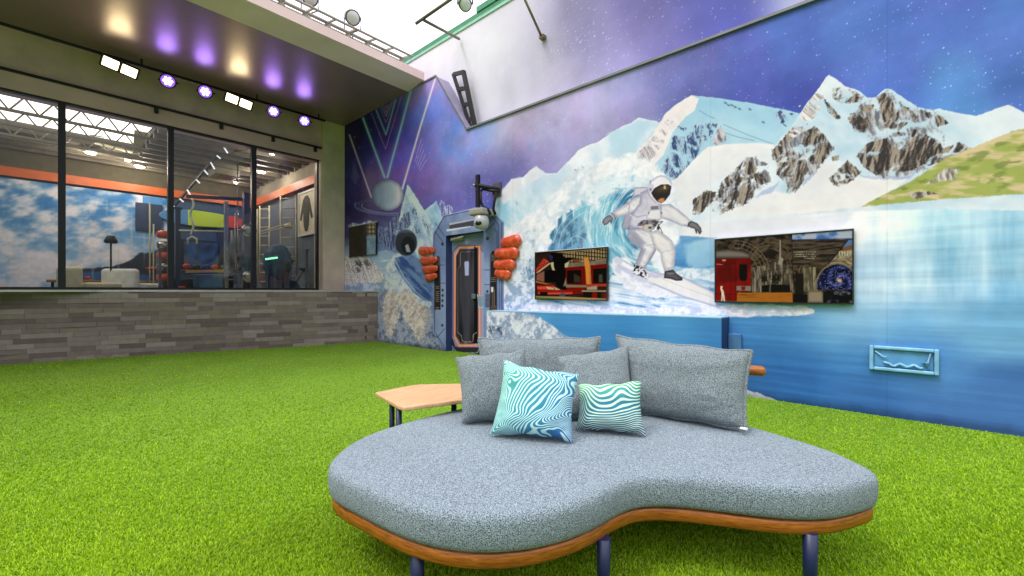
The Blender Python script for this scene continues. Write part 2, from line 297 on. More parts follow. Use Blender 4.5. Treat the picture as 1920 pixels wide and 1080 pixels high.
    def vol(lit=suit, dk=shd, w=6, dirx=.6, diry=-.5, seed=0, fr=16):
        def f(i, d):
            n = fbm(X[i]*fr, Z[i]*fr, 160+seed, 4)-.5; w_ = rid(X[i]*fr*.8+Z[i]*fr*1.2, Z[i]*fr*.4, 170+seed, 3)
            e = ss(-.5, w, d+n*4)
            return mixc(dk, lit, np.clip(e*(.85+.5*(w_-.5)), 0, 1))
        return f
    P = lambda q, f, soft=.55, a=1: C.poly(za(*q), f, soft, 0, .1, a)
    P([(330,100),(420,95),(470,110),(440,180),(360,170),(305,190)], vol((205,203,214), (150,146,168), 4))           # pack top
    P([(250,320),(320,330),(300,420),(270,470),(230,468),(215,440)], vol((170,168,186), (112,110,130), 3))         # pack bottom
    P([(560,250),(640,245),(720,300),(790,360),(830,400),(810,450),(740,440),(640,395),(560,370),(540,300)], vol(w=7, seed=1))   # right arm
    P([(270,230),(330,185),(400,165),(450,240),(400,320),(300,330),(180,370),(120,345),(140,310)], vol(w=8, seed=2))          # left arm
    P([(380,150),(450,120),(520,180),(560,240),(570,330),(540,400),(500,470),(420,500),(320,470),(270,440),(300,330),(370,240)], vol((206,203,216), (150,148,172), 8, seed=3))
    P([(270,470),(350,450),(480,480),(520,560),(515,660),(470,740),(415,820),(330,790),(370,680),(385,640),(300,590),(262,530)], vol((232,230,230), (140,138,160), 9, seed=4))  # front leg
    P([(265,480),(330,480),(430,590),(380,640),(300,590)], lambda i, d: mixc((160,160,178), (140,140,160), ss(0, 8, d)), 2, .8)
    P([(460,500),(530,470),(600,520),(660,570),(690,660),(675,820),(590,840),(560,740),(555,680),(510,640),(480,570)], vol((234,230,226), (176,172,180), 9, seed=5))  # rear leg
    P([(385,640),(430,640),(380,770),(340,800),(345,750)], (150,148,168), 2, .7)
    P([(320,770),(400,810),(450,870),(462,900),(430,905),(370,880),(315,860)], lambda i, d: mixc((44,44,54), (228,228,234), (rid(X[i]*34, Z[i]*34, 180, 2) > .62)*1.0))
    P([(590,840),(670,825),(700,860),(750,895),(752,918),(700,925),(640,905),(588,900)], lambda i, d: mixc((38,36,44), (88,84,92), ss(0, 5, d)))
    P([(605,850),(640,870),(700,850)], (150,146,150), .6, .5)
    # gloves
    P([(110,340),(60,370),(42,405),(60,435),(90,425),(110,400),(122,425),(130,400),(140,375)], lambda i, d: mixc((84,80,94), (140,136,148), ss(0, 4, d)))
    P([(115,330),(140,315),(170,345),(160,375),(140,380)], (176,172,184)); C.line(za((120,325),(150,345),(158,378)), 1.6, (96,92,104), .9)
    P([(800,410),(830,395),(880,415),(912,455),(920,490),(905,515),(890,505),(880,480),(878,510),(866,500),(855,465),(820,455),(795,440)], lambda i, d: mixc((48,46,52), (120,116,122), ss(0, 4, d)))
    C.line(za((830,395),(795,445)), 1.4, (70,66,72), .9)
    # helmet
    P([(600,0),(640,30),(660,70),(655,100),(640,170),(600,220),(560,248),(520,245),(480,210),(450,160),(440,110),(460,50),(520,5),(560,-8)], lambda i, d: mixc((176,172,194), (236,234,238), ss(0, 5, d)))
    P([(440,90),(470,60),(500,80),(495,130),(460,150)], (206,202,218)); P([(455,110),(480,105),(478,130),(460,132)], (128,122,140), .5)
    P([(505,105),(560,75),(625,72),(652,92),(640,160),(600,212),(560,240),(525,225),(490,185),(472,150)], lambda i, d: mixc(mixc((40,34,30), (132,114,84), ss(0, 9, d)*ss(366, 342, py[i])), (30,26,26), .0*d))
    P([(528,215),(560,195),(590,195),(585,225),(555,238)], (205,140,92), .8, .9)
    P([(585,85),(602,82),(602,115),(585,112)], (236,196,120), 1.2, .9)
    C.line(za((470,150),(495,200),(530,240),(560,246)), 1.1, (236,234,238), .9); C.line(za((505,100),(560,70),(640,68),(658,95)), 1.3, (236,234,238), .9)
    P([(462,40),(470,38),(474,62),(464,66)], (140,136,152), .5)
    # torso gear
    P([(460,300),(560,290),(560,385),(480,385),(430,370)], lambda i, d: mixc((176,172,180), (224,222,224), ss(0, 3, d)))
    P([(470,268),(535,262),(540,292),(470,296)], (96,92,100), .6, .8)
    P([(400,385),(490,385),(540,400),(520,440),(470,470),(410,440),(350,440),(360,420)], lambda i, d: mixc((66,62,70), (130,124,130), ss(.4, .6, fbm(X[i]*50, Z[i]*50, 190, 3))), .8)
    P([(415,430),(480,420),(490,460),(450,490),(415,475)], (190,184,176)); P([(395,440),(412,440),(412,460),(398,460)], (220,150,80), .6)
    P([(450,445),(480,445),(480,465),(450,465)], (70,66,70), .5)
    for q in (((505,385),(540,430),(575,505)), ((520,410),(572,400)), ((530,440),(575,402))): C.line(za(*q), 1.5, (58,56,66), .9)
    C.ell(*za((537,458))[0], 3, 3.4, (60,58,70)); C.ell(*za((563,325))[0], 1.6, 1.6, (90,86,92)); C.ell(*za((452,325))[0], 1.6, 1.6, (90,86,92)); C.ell(*za((368,428))[0], 2.6, 2.4, (112,106,118))
    C.line(za((290,340),(330,380),(400,385),(420,360)), 2.2, (216,214,224), .9); C.line(za((300,330),(350,360),(430,345)), 1.4, (140,136,156), .8)
    C.line(za((255,225),(285,260),(275,320)), 1.4, (138,134,150), .9); C.line(za((430,190),(445,250),(390,320)), 1.2, (170,166,184), .8)
    C.line(za((380,150),(440,120),(455,170),(520,240)), 1.6, (150,146,166), .8)
    C.line(za((380,635),(440,610),(510,600)), 1, (150,146,160), .6); C.line(za((560,680),(600,660),(680,650)), 1, (170,166,172), .6)
    C.line(za((590,815),(675,800)), 1, (176,172,176), .7)
    # ================= left end
    BL = [(640,420,(60,52,104)),(700,400,(62,52,104)),(720,430,(96,110,160)),(700,470,(150,176,204)),(735,450,(96,116,166)),(690,560,(140,160,184)),(720,600,(110,124,150)),(700,640,(120,134,156)),(770,520,(140,170,204)),(730,500,(176,196,214)),
          (740,560,(168,182,200)),(800,640,(104,112,134)),(780,600,(150,160,176)),(810,580,(112,130,160)),(760,640,(128,138,160)),(800,480,(160,200,226)),(660,500,(150,170,190))]
    il = np.nonzero((px < 832) & (py > 398))[0]
    c = C.field(BL, 22, il)
    c = c*(1+.5*(fbm(X[il]*2.2, Z[il]*5, 200, 5)-.5)[:, None]); C.put(il, c, ss(398, 425, py[il]+10*(fbm(px[il]*.1, py[il]*.1, 201, 2)-.5)))
    # neon figures
    cy_ = (150,205,225); pk = (176,140,200)
    for q, w, col, g in (([(162,365),(325,810)], 2.0, cy_, 3), ([(520,165),(345,810)], 2.0, cy_, 3), ([(262,305),(335,490),(408,225)], 1.5, (130,170,215), 2),
        ([(225,325),(332,600),(450,205)], 1.0, pk, 0), ([(290,290),(335,400),(390,235)], .9, pk, 0), ([(303,280),(335,352),(375,245)], 1.2, (150,150,210), 0), ([(315,270),(335,325),(356,262)], .9, pk, 0), ([(327,262),(336,295),(346,258)], .9, pk, 0),
        ([(60,490),(225,960)], 1.6, (200,190,225), 1.5), ([(712,45),(590,440),(455,905)], 2.4, (232,226,248), 2.2)):
        C.line(z5(*q), w, col, .95, .6, g)
    for k in range(5):
        C.line(z5((600-k*2+12*k, 520+k*40), (552+9*k, 690+k*18)), .9, (205,190,232), .8)
        C.line(z5((90-4*k, 700+25*k), (132-7*k, 812+12*k)), .8, (170,160,205), .7)
    # ringed planet
    C.line([(727+60*math.cos(t), 388+13*math.sin(t)+.05*60*math.cos(t)) for t in np.linspace(math.pi, 2*math.pi, 20)], 4, (60,70,120), .8, 1)
    C.ell(727, 366, 29.5, 29, lambda i, x, y, r: mixc(mixc((104,122,160), (178,196,216), ss(-.9, .8, x+.15*fbm(x*2+y, y*2, 5, 3))), (226,206,214), ss(.45, .62, x)*ss(.95, .6, x)*.6)*(1-.25*ss(.75, 1, r))[:, None]+34*(fbm((x+.18*y*y)*7, y*.8, 77, 4)-.5)[:, None], .03)
    for rr, w, col in ((62, 2.6, (96,112,160)), (55, 1.6, (70,86,136)), (49, 1.6, (130,146,186))):
        C.line([(727+rr*math.cos(t), 388+rr*.24*math.sin(t)+.05*rr*math.cos(t)) for t in np.linspace(-.15, math.pi+.3, 24)], w, col, .9, .8)
    # far mountains
    rock(C, [(700,440),(712,424),(722,428),(737,410),(745,400),(757,392),(768,404),(776,470),(700,470)], (84,92,140), (58,62,108), (130,146,186), 2, .1, 210)
    rock(C, [(822,392),(824,378),(829,374),(835,386),(842,384),(848,388),(849,410),(826,430)], (130,136,196), (100,106,170), (190,200,230), 1, .2, 211)
    snow(C, [(793,440),(796,395),(806,386),(812,382),(818,376),(824,392),(830,410),(834,450),(800,460)], (186,220,234), (128,176,208), 212, 1, .7, 1.5)
    snow(C, [(741,440),(748,412),(757,372),(765,345),(776,362),(790,385),(800,400),(812,424),(812,470),(812,530),(790,505),(770,450)], (204,224,236), (138,172,204), 213, 2, .8, 2)
    rock(C, z6((440,80),(470,0),(500,30),(520,120),(540,200),(500,260),(470,180)), (96,124,170), (66,92,142), (170,196,220), 2.5, .3, 214)
    rock(C, [(793,400),(806,410),(812,440),(800,450),(790,430)], (110,140,180), (80,106,150), (180,204,224), 3, .4, 215)
    rock(C, z6((380,150),(420,80),(450,60),(470,150),(420,190),(370,240)), (92,104,150), (62,70,116), (140,156,190), 3, .1, 216)
    C.poly(z6((200,260),(300,290),(380,330),(360,360),(240,350)), (110,136,178), 3, 4, .1, .8)
    # small lake and cones behind the screen
    rock(C, z6((45,150),(80,135),(120,145),(180,120),(235,130),(235,140),(45,170)), (150,165,200), (100,112,160), (205,215,230), 1, .2, 217)
    C.poly(z6((240,330),(330,320),(360,340),(350,480),(290,500),(170,370)), lambda i, d: mixc((206,216,226), (150,178,206), ss(.35, .6, rid(px[i]*.05, py[i]*.3, 219, 3))), 2, 3, .1, .9)
    rock(C, z6((20,365),(170,365),(230,410),(290,500),(270,535),(200,545),(110,540),(20,560)), (222,216,212), (150,146,152), (240,236,232), 2, .0, 218, 1.2, 1, 1.2); rock(C, z6((10,365),(170,365),(225,410),(200,450),(120,470),(10,480)), (92,88,92), (56,52,58), (150,146,146), 3, .42, 219, 1.2)
    C.poly(z6((20,545),(130,540),(280,545),(300,600),(20,600)), lambda i, d: mixc((190,204,214), (130,156,184), ss(.35, .65, fbm(X[i]*4, Z[i]*9, 220, 4))), 3, 3, .1, .9)
    # slide out of the tunnel
    foam(C, z6((290,440),(350,350),(400,340),(440,460),(520,580),(600,680),(600,730),(420,640),(300,640)), (206,216,226), (150,174,200), 221, 4, 2, 2)
    C.poly(z6((362,370),(470,350),(560,400),(620,470),(620,670),(560,660),(480,600),(400,490),(360,420)), lambda i, d: mixc((54,84,140), (112,140,186), ss(.45, .75, rid((px[i]-py[i])*.1, (px[i]+py[i])*.02, 222, 4)))+6*(vn(X[i]*40, Z[i]*40, 2)-.5)[:, None], 1, 1, .1)
    C.line(z6((365,390),(420,500),(500,600),(610,690)), 2, (190,206,222), .8, 1)
    C.ell(*z6((437,270))[0], 21, 25, lambda i, x, y, r: mixc(mixc((44,54,66), (84,98,112), ss(-.6, -.9, y)), (128,140,150), ss(.9, 1, r)*.5), .04)
    C.ell(*z6((450,290))[0], 12.5, 17, (20,26,34), .1); C.poly(z6((430,290),(450,280),(470,335),(440,335)), (158,170,178), 1, 1)
    # surf against the lower wall
    foam(C, z6((225,640),(300,590),(440,640),(560,700),(700,780),(700,1010),(220,1000)), (160,170,188), (96,108,134), 223, 5, 3, 2)
    def fur(i, d):
        u = px[i]*.25+py[i]*.14; n = rid(u, (py[i]*.05-px[i]*.02), 224, 4); return mixc((150,138,132), (226,216,204), ss(.35, .66, n))
    for q, s_ in () if False else (([(300,610),(360,600),(400,640),(390,760),(350,880),(320,930),(290,800),(280,700)], 1), ([(395,600),(440,590),(500,640),(560,690),(590,740),(560,860),(530,960),(480,860),(420,760),(385,680)], 2)):
        foam(C, z6(*q), (228,219,206), (158,148,146), 225+s_, 9, 2.4, 2.2, .97, .25, .36, .60); C.poly(z6(*q), fur, 3, 9, .22, .35, 225+s_)
    # --- painted portal frame (lit blue-grey metal with navy seams)
    fr = [(833,659),(812,625),(811,437),(832,405),(890,389),(918,396),(942,416),(942,600),(942,680),(833,680)]
    def met(i, d): return mixc((112,132,172), (142,160,194), ss(.3, .7, fbm(X[i]*3, Z[i]*2, 231, 4)))+7*(fbm(X[i]*30, Z[i]*30, 232, 2)-.5)[:, None]
    C.poly([(x+2.5, y+1) for x, y in fr], (44,52,84), 1.5, 0, .1, .7); C.poly(fr, met, .5)
    nv = (34,42,72)
    for q in (zf((90,1080),(95,820),(220,580),(640,485),(760,490),(912,690),(915,1080)), [(815,480),(815,622),(836,655)], [(936,480),(936,600)],
              zf((105,770),(205,900)), zf((230,830),(105,660)), zf((740,780),(860,660)), zf((860,740),(890,780),(890,980)), [(812,530),(834,531)], [(908,506),(942,506)], [(812,497),(834,497)], zd((605,440),(660,440)), zd((150,880),(185,905),(250,830))):
        C.line(q, 1.1, nv, .85)
    C.line(zf((75,1080),(80,800),(205,570),(640,470)), 1.3, (186,198,220), .7); C.line([(940,418),(940,590)], 1.4, (30,50,110), .8)
    C.poly(zf((280,665),(600,615),(600,700),(290,745)), lambda i, d: (70,74,86), .5); C.poly(zf((280,665),(600,612),(600,628),(290,690)), (176,182,194), .4)
    C.poly(zf((245,745),(560,700),(560,715),(260,770)), (206,214,220), .5)
    for q in ((200,930),(770,860)): C.ell(*zf(q)[0], 2.6, 3.2, (52,58,82), .3)
    for q in ((235,80),(632,32),(231,798),(628,500),(235,488),(235,535),(233,580),(232,626)): C.ell(*zd(q)[0], 2.1, 2.6, (46,52,76), .3)
    for q in (((165,480),(172,220),(190,190),(210,200),(214,660),(165,660)), ((652,670),(655,180),(672,145),(700,150),(712,180),(712,670))):
        C.poly(zd(*q), (40,38,44), .6); C.line(zd(*q), .8, (26,26,36), .9, closed=True)
    for y0 in list(range(205, 270, 12)): C.line(zd((178,y0),(210,y0+2)), .8, (176,150,110), .9)
    for y0 in list(range(500, 600, 17))+[455,470,640,655]: C.line(zd((174,y0),(200,y0+3)), 1.1, (196,160,110), .9)
    for y0 in list(range(180, 240, 12))+[380,395,412,630,645,660]: C.line(zd((664,y0),(705,y0-2)), 1, (170,146,108), .9)
    for y0 in range(525, 640, 11): C.line(zd((612,y0),(648,y0)), 1.3, (44,40,44), .9)
    for x0 in (668,678,690): C.line(zd((x0,480),(x0,620)), .7, (190,160,116), .8)
    C.poly(zd((662,460),(680,460),(680,505),(662,505)), (222,222,222), .5)
    # print seams and the scuffed strip at the grass
    sm = np.abs(((X+40.3) % 1.52)-.76); C.c *= (1-.05*ss(.008, .002, sm))[:, None]
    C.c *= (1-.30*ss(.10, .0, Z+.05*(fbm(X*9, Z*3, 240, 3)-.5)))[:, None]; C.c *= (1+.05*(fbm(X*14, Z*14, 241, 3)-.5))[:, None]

def paint_upper(C):
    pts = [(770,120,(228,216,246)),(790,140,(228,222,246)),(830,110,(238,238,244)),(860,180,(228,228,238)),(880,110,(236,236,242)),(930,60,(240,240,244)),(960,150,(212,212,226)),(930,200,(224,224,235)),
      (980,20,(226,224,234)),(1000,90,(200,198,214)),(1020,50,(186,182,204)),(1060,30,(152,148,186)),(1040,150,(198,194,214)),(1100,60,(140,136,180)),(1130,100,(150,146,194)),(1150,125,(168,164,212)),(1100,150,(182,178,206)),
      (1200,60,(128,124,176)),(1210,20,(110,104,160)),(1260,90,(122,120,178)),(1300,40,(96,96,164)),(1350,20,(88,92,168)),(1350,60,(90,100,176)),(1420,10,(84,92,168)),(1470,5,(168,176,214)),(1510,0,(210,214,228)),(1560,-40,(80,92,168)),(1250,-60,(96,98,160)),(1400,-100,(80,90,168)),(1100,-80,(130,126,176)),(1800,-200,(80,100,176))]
    C.c[:] = C.field(pts, 36)  # the whitened left part is sky glare painted into the colour
    n = fbm(C.wx*1.1, C.wz*1.3, 3, 5)-.5
    k = ss(950, 1080, C.px)
    C.c *= (1+.3*n*(.2+.8*k))[:, None]
    C.c += (10*(fbm(C.wx*4, C.wz*1.2, 6, 3)-.5)*(1-k))[:, None]
    C.stars(np.clip((.15+1.6*ss(.42, .65, fbm(C.wx*1.2, C.wz*1.2, 79, 3)))*ss(930, 1040, C.px)*1.6, 0, 3), 15, .9)
    C.stars(np.clip(1.4*ss(960, 1040, C.px)*ss(1500, 1350, C.px), 0, 2), 415, .7, None, .42)

def paint_low(C):
    X, Z, px, py = C.wx, C.wz, C.px, C.py
    W = [(960,600,(80,150,200)),(1100,600,(84,152,202)),(1340,600,(72,140,192)),(1340,660,(52,112,172)),(1200,640,(56,124,182)),(1100,640,(46,112,176)),(1250,605,(84,154,204))]
    c = C.field(W, 40)*1.05*(1+.14*(fbm(X*1.4, Z*28, 301, 4)-.5))[:, None]; C.c[:] = c
    foam(C, [(905,700),(905,580),(960,584),(992,588),(1020,598),(1035,610),(1050,622),(1072,636),(1080,660),(1060,700)], (222,230,240), (138,156,186), 302, 4, 1.6, 2.0, lo=.36, hi=.62)
    rock(C, z6((985,860),(1010,820),(1080,850),(1130,870),(1100,900),(1010,930),(985,900)), (96,112,140), (66,80,110), (190,200,214), 5, .35, 303)

def paint_door(C):
    X, Z, px, py = C.wx, C.wz, C.px, C.py
    C.c[:] = mixc((96,108,140), (126,138,170), fbm(X*4, Z*3, 401, 4))
    for (q, col) in ((zd((296,960),(300,900),(325,920),(345,985),(560,985),(560,1060),(360,1060)), (40,40,46)),):
        C.poly(q, col, .6)
    C.poly(zd((320,900),(322,150),(372,92),(540,92),(600,150),(600,900),(560,990),(370,990)), (128,140,172), .6)
    C.line(zd((325,900),(325,150),(375,95),(545,95),(590,150)), 1.3, (40,46,70), .9); C.line(zd((335,900),(338,170),(372,120)), .9, (170,180,206), .7)
    C.line(zd((440,40),(448,80),(452,40)), .8, (190,205,225), .8); C.line(zd((425,60),(448,78),(472,58)), .8, (190,205,225), .8)
    org = zd((340,900),(345,180),(380,115),(560,105),(562,900),(520,975),(380,975))
    C.line(org, 3.0, (214,84,50), .95, .8, 3, (200,96,70), closed=True); C.line(org, 1.3, (255,190,130), .9, .5, closed=True)
    C.poly(zd((352,895),(354,190),(385,128),(540,125),(545,890),(515,962),(388,962)), lambda i, d: mixc((22,22,27), (58,58,66), ss(.2, .8, fbm(X[i]*7, Z[i]*.8, 402, 3))), .6)
    C.poly(zd((512,100),(545,120),(545,960),(512,960)), (12,12,15), .5)
    C.line(zd((368,860),(368,300),(390,270),(390,160),(400,150),(510,150)), .8, (160,140,116), .8)
    C.line(zd((368,860),(400,890),(405,930),(430,945),(500,942),(505,880),(535,860)), .9, (186,166,140), .9)
    C.line(zd((352,895),(388,950),(510,962)), .8, (170,150,126), .8)
    C.poly(zd((430,236),(460,232),(466,250),(464,360),(432,360),(426,250)), (150,156,186), .8)
    C.line(zd((300,955),(360,1040),(540,1040),(560,1000)), 1.1, (190,190,190), .8)
    C.poly(zd((552,535),(602,535),(602,640),(552,640)), (118,140,156), .5); C.line(zd((552,535),(602,535),(602,640),(552,640)), .8, (160,190,205), .9, closed=True)
    for y0 in (430,480,600,675): C.line(zd((283,y0),(300,y0)), .8, (200,206,220), .9)

def zt(*p): return [(1330+x*.14815, 420+y*.14815) for x, y in p]
def paint_screen_hall(C):
    X, Z, px, py = C.wx, C.wz, C.px, C.py
    n = rid(px*.06+py*.05, py*.09-px*.03, 501, 4)
    C.c[:] = mixc((30,24,18), (86,72,54), ss(.45, .85, n))
    # iron and glass vault
    C.poly(zt((520,540),(700,540),(860,470),(1050,560),(1060,880),(540,870)), lambda i, d: mixc((66,58,46), (140,128,108), ss(.35, .7, fbm(px[i]*.3, py[i]*.06, 502, 3))), 2, 3)
    for r in (440, 400, 350, 300): C.line(zt(*[(330+r*math.sin(t), 660-r*1.02*math.cos(t)) for t in np.linspace(0, 1.5, 14)]), 1.3, (126,108,82), .8)
    for r in (330, 290, 250): C.line(zt(*[(760+r*math.sin(t)*.95, 560-r*math.cos(t)) for t in np.linspace(-1.1, 1.5, 14)]), 1.0, (110,96,72), .75)
    for k in range(9):
        t = .1+k*.16; C.line(zt((330+300*math.sin(t), 660-305*math.cos(t)), (330+440*math.sin(t), 660-448*math.cos(t))), .9, (130,112,86), .7)
    for x0 in range(560, 1060, 34): C.line(zt((x0,600),(x0,860)), .8, (34,28,22), .7)
    for y0 in (600, 680): C.line(zt((690,y0),(1040,y0-50)), 1, (44,38,30), .8)
    C.poly(zt((890,200),(905,200),(908,420),(940,440),(915,520),(870,510),(885,420)), (150,140,124), .6)
    C.line(zt((1045,120),(1060,700),(1090,900)), 1.6, (30,26,20), .9)
    # red carriage
    C.poly(zt((60,330),(250,315),(420,335),(520,375),(520,440),(60,440)), lambda i, d: mixc((64,58,50), (126,116,104), ss(0, 7, d)), .7)
    C.poly(zt((60,440),(525,430),(525,850),(350,860),(350,980),(70,970)), lambda i, d: mixc((96,10,8), (132,14,10), ss(.3, .7, fbm(px[i]*.05, py[i]*.05, 503, 3))), .5)
    C.poly(zt((378,510),(480,510),(480,700),(450,722),(400,722),(378,690)), (14,10,8), .6)
    for q in (((95,510),(330,505),(335,960)), ((255,520),(275,950)), ((70,890),(345,890)), ((90,570),(320,580))): C.line(zt(*q), .9, (66,6,4), .8)
    C.poly(zt((345,785),(525,785),(525,850),(345,840)), (130,120,108), .6); C.poly(zt((400,790),(460,790),(450,840),(410,840)), (120,30,20), .6)
    C.ell(*zt((185,458))[0], 4, 1.6, (190,150,110)); C.line(zt((95,508),(160,514)), 1.2, (206,150,120), .9)
    C.poly(zt((355,870),(1050,865),(1055,995),(345,995)), lambda i, d: mixc((128,72,16), (170,104,30), ss(.3, .7, rid(px[i]*.03, py[i]*.3, 504, 3))), .5)
    C.line(zt((65,970),(345,985)), 1.5, (130,112,80), .8)
    # statue and plants
    C.poly(zt((140,785),(165,785),(168,800),(160,815),(182,850),(190,900),(200,975),(180,975),(170,915),(165,975),(150,970),(155,870),(142,830)), (226,214,180), .5)
    C.poly(zt((665,775),(760,770),(755,862),(662,862)), (16,14,12), .5); C.poly(zt((775,765),(1020,770),(1030,868),(775,868)), (18,16,14), .5)
    for c_, n_, r_ in (((692,700), 9, 8), ((840,690), 16, 14)):
        for k in range(n_):
            t = k*2.4; C.ell(*zt((c_[0]+r_*5*math.cos(t)*((k%4)/4+.3), c_[1]+r_*4*math.sin(t)*((k%3)/3+.3)))[0], 3.5, 1.8, (24,28,16), .3, .9, t)
        C.line(zt((c_[0], c_[1]), (c_[0]+5, c_[1]+80)), 1.3, (24,22,16), .9)
    # right half: canopy, sky strip, arch and galaxy
    C.poly(zt((1048,105),(1830,20),(1830,190),(1700,195),(1048,205)), lambda i, d: mixc((66,110,178), (172,182,200), ss(.35, .65, fbm(px[i]*.05, py[i]*.09, 505, 3))), .6)
    C.line(zt((1048,200),(1830,185)), 1.6, (36,40,60), .9); C.line(zt((1105,110),(1105,200)), 2.2, (120,150,190), .8)
    C.poly(zt((1690,300),(1760,200),(1830,200),(1830,290)), (84,120,170), 1)
    C.poly(zt((1050,210),(1740,200),(1520,500),(1060,520)), lambda i, d: mixc((36,30,24), (84,72,56), ss(.5, .8, rid(px[i]*.02, py[i]*.22+px[i]*.01, 506, 3))), .8)
    C.line(zt((1750,205),(1500,510)), 2.2, (44,38,32), .95)
    C.poly(zt((1500,520),(1620,390),(1650,340),(1830,310),(1830,560),(1680,520),(1500,560)), lambda i, d: mixc((118,106,80), (166,154,122), ss(.3, .7, fbm(px[i]*.2, py[i]*.3, 507, 3))), .8)
    C.poly(zt((1690,300),(1830,250),(1830,320),(1680,340)), (120,84,54), 1.5)
    for k in range(6): C.poly(zt((1640+k*34,345),(1655+k*34,345),(1652+k*34,400),(1642+k*34,400)), (200,190,160), .6)
    for r in (0, 22, 44, 66): C.line(zt((1130+r,620),(1150+r,540),(1230+r,500-r*.2+30),(1500,495+r*.5)), 1.4, (130,112,80) if r % 44 == 0 else (60,40,26), .85)
    C.poly(zt((1190,560),(1350,540),(1350,860),(1200,860)), lambda i, d: mixc((84,76,58), (150,140,112), ss(.3, .7, fbm(px[i]*.25, py[i]*.06, 508, 3))), 1)
    C.line(zt((1298,560),(1310,860)), 2.5, (60,52,40), .8)
    C.poly(zt((1090,600),(1190,650),(1190,990),(1090,990)), (26,22,18), 1)
    arch = [(1360+(0), 830)]+[(1620-262*math.cos(t), 800-290*math.sin(t)) for t in np.linspace(.1, 2.4, 18)]+[(1830,830)]
    C.line(zt(*arch), 5.5, (128,116,88), .95); C.line(zt(*[(1620-300*math.cos(t), 800-330*math.sin(t)) for t in np.linspace(.2, 2.3, 16)]), 1.5, (60,50,36), .8)
    def gal(i, d):
        cx, cy = zt((1645,715))[0]; dx = px[i]-cx; dy = (py[i]-cy)*1.15; r = np.hypot(dx, dy); th = np.arctan2(dy, dx)
        sp = .5+.5*np.cos(2*th-r*.33); c = mixc((10,14,44), (60,80,170), sp*np.exp(-r/26)*1.1)
        c = mixc(c, (170,120,180), ss(.7, 1, sp)*np.exp(-r/14)*.7); c = mixc(c, (236,190,120), np.exp(-(r/4.5)**2))
        return mixc(c, (190,200,240), (_h(np.floor(px[i]*1.1), np.floor(py[i]*1.1), 9) > .93)*.6)
    C.poly(zt(*arch), gal, .7)
    C.poly(zt((1060,880),(1240,890),(1240,995),(1060,995)), (16,14,14), 1)
    C.poly(zt((1420,850),(1830,835),(1830,1000),(1420,1000)), lambda i, d: mixc((14,14,18), (96,100,112), ss(.55, .8, fbm(px[i]*.09, py[i]*.12, 509, 3))), 1.5)
    C.poly(zt((1245,870),(1270,848),(1410,845),(1440,870),(1440,995),(1245,995)), lambda i, d: mixc((110,98,78), (146,134,110), ss(0, 5, d)), .7)
    for y0, x1 in ((355,1340),(385,1330),(412,1340),(438,1325)):
        i_, d_ = C.sd(zt((1080 if y0 < 430 else 1200, y0), (x1, y0-2)), m=2, closed=False)
        C.put(i_, (176,166,146), (1-ss(.4, 1.1, d_))*(vn(px[i_]*1.2, py[i_]*.2, y0) > .42)*.85)
    C.c *= .92

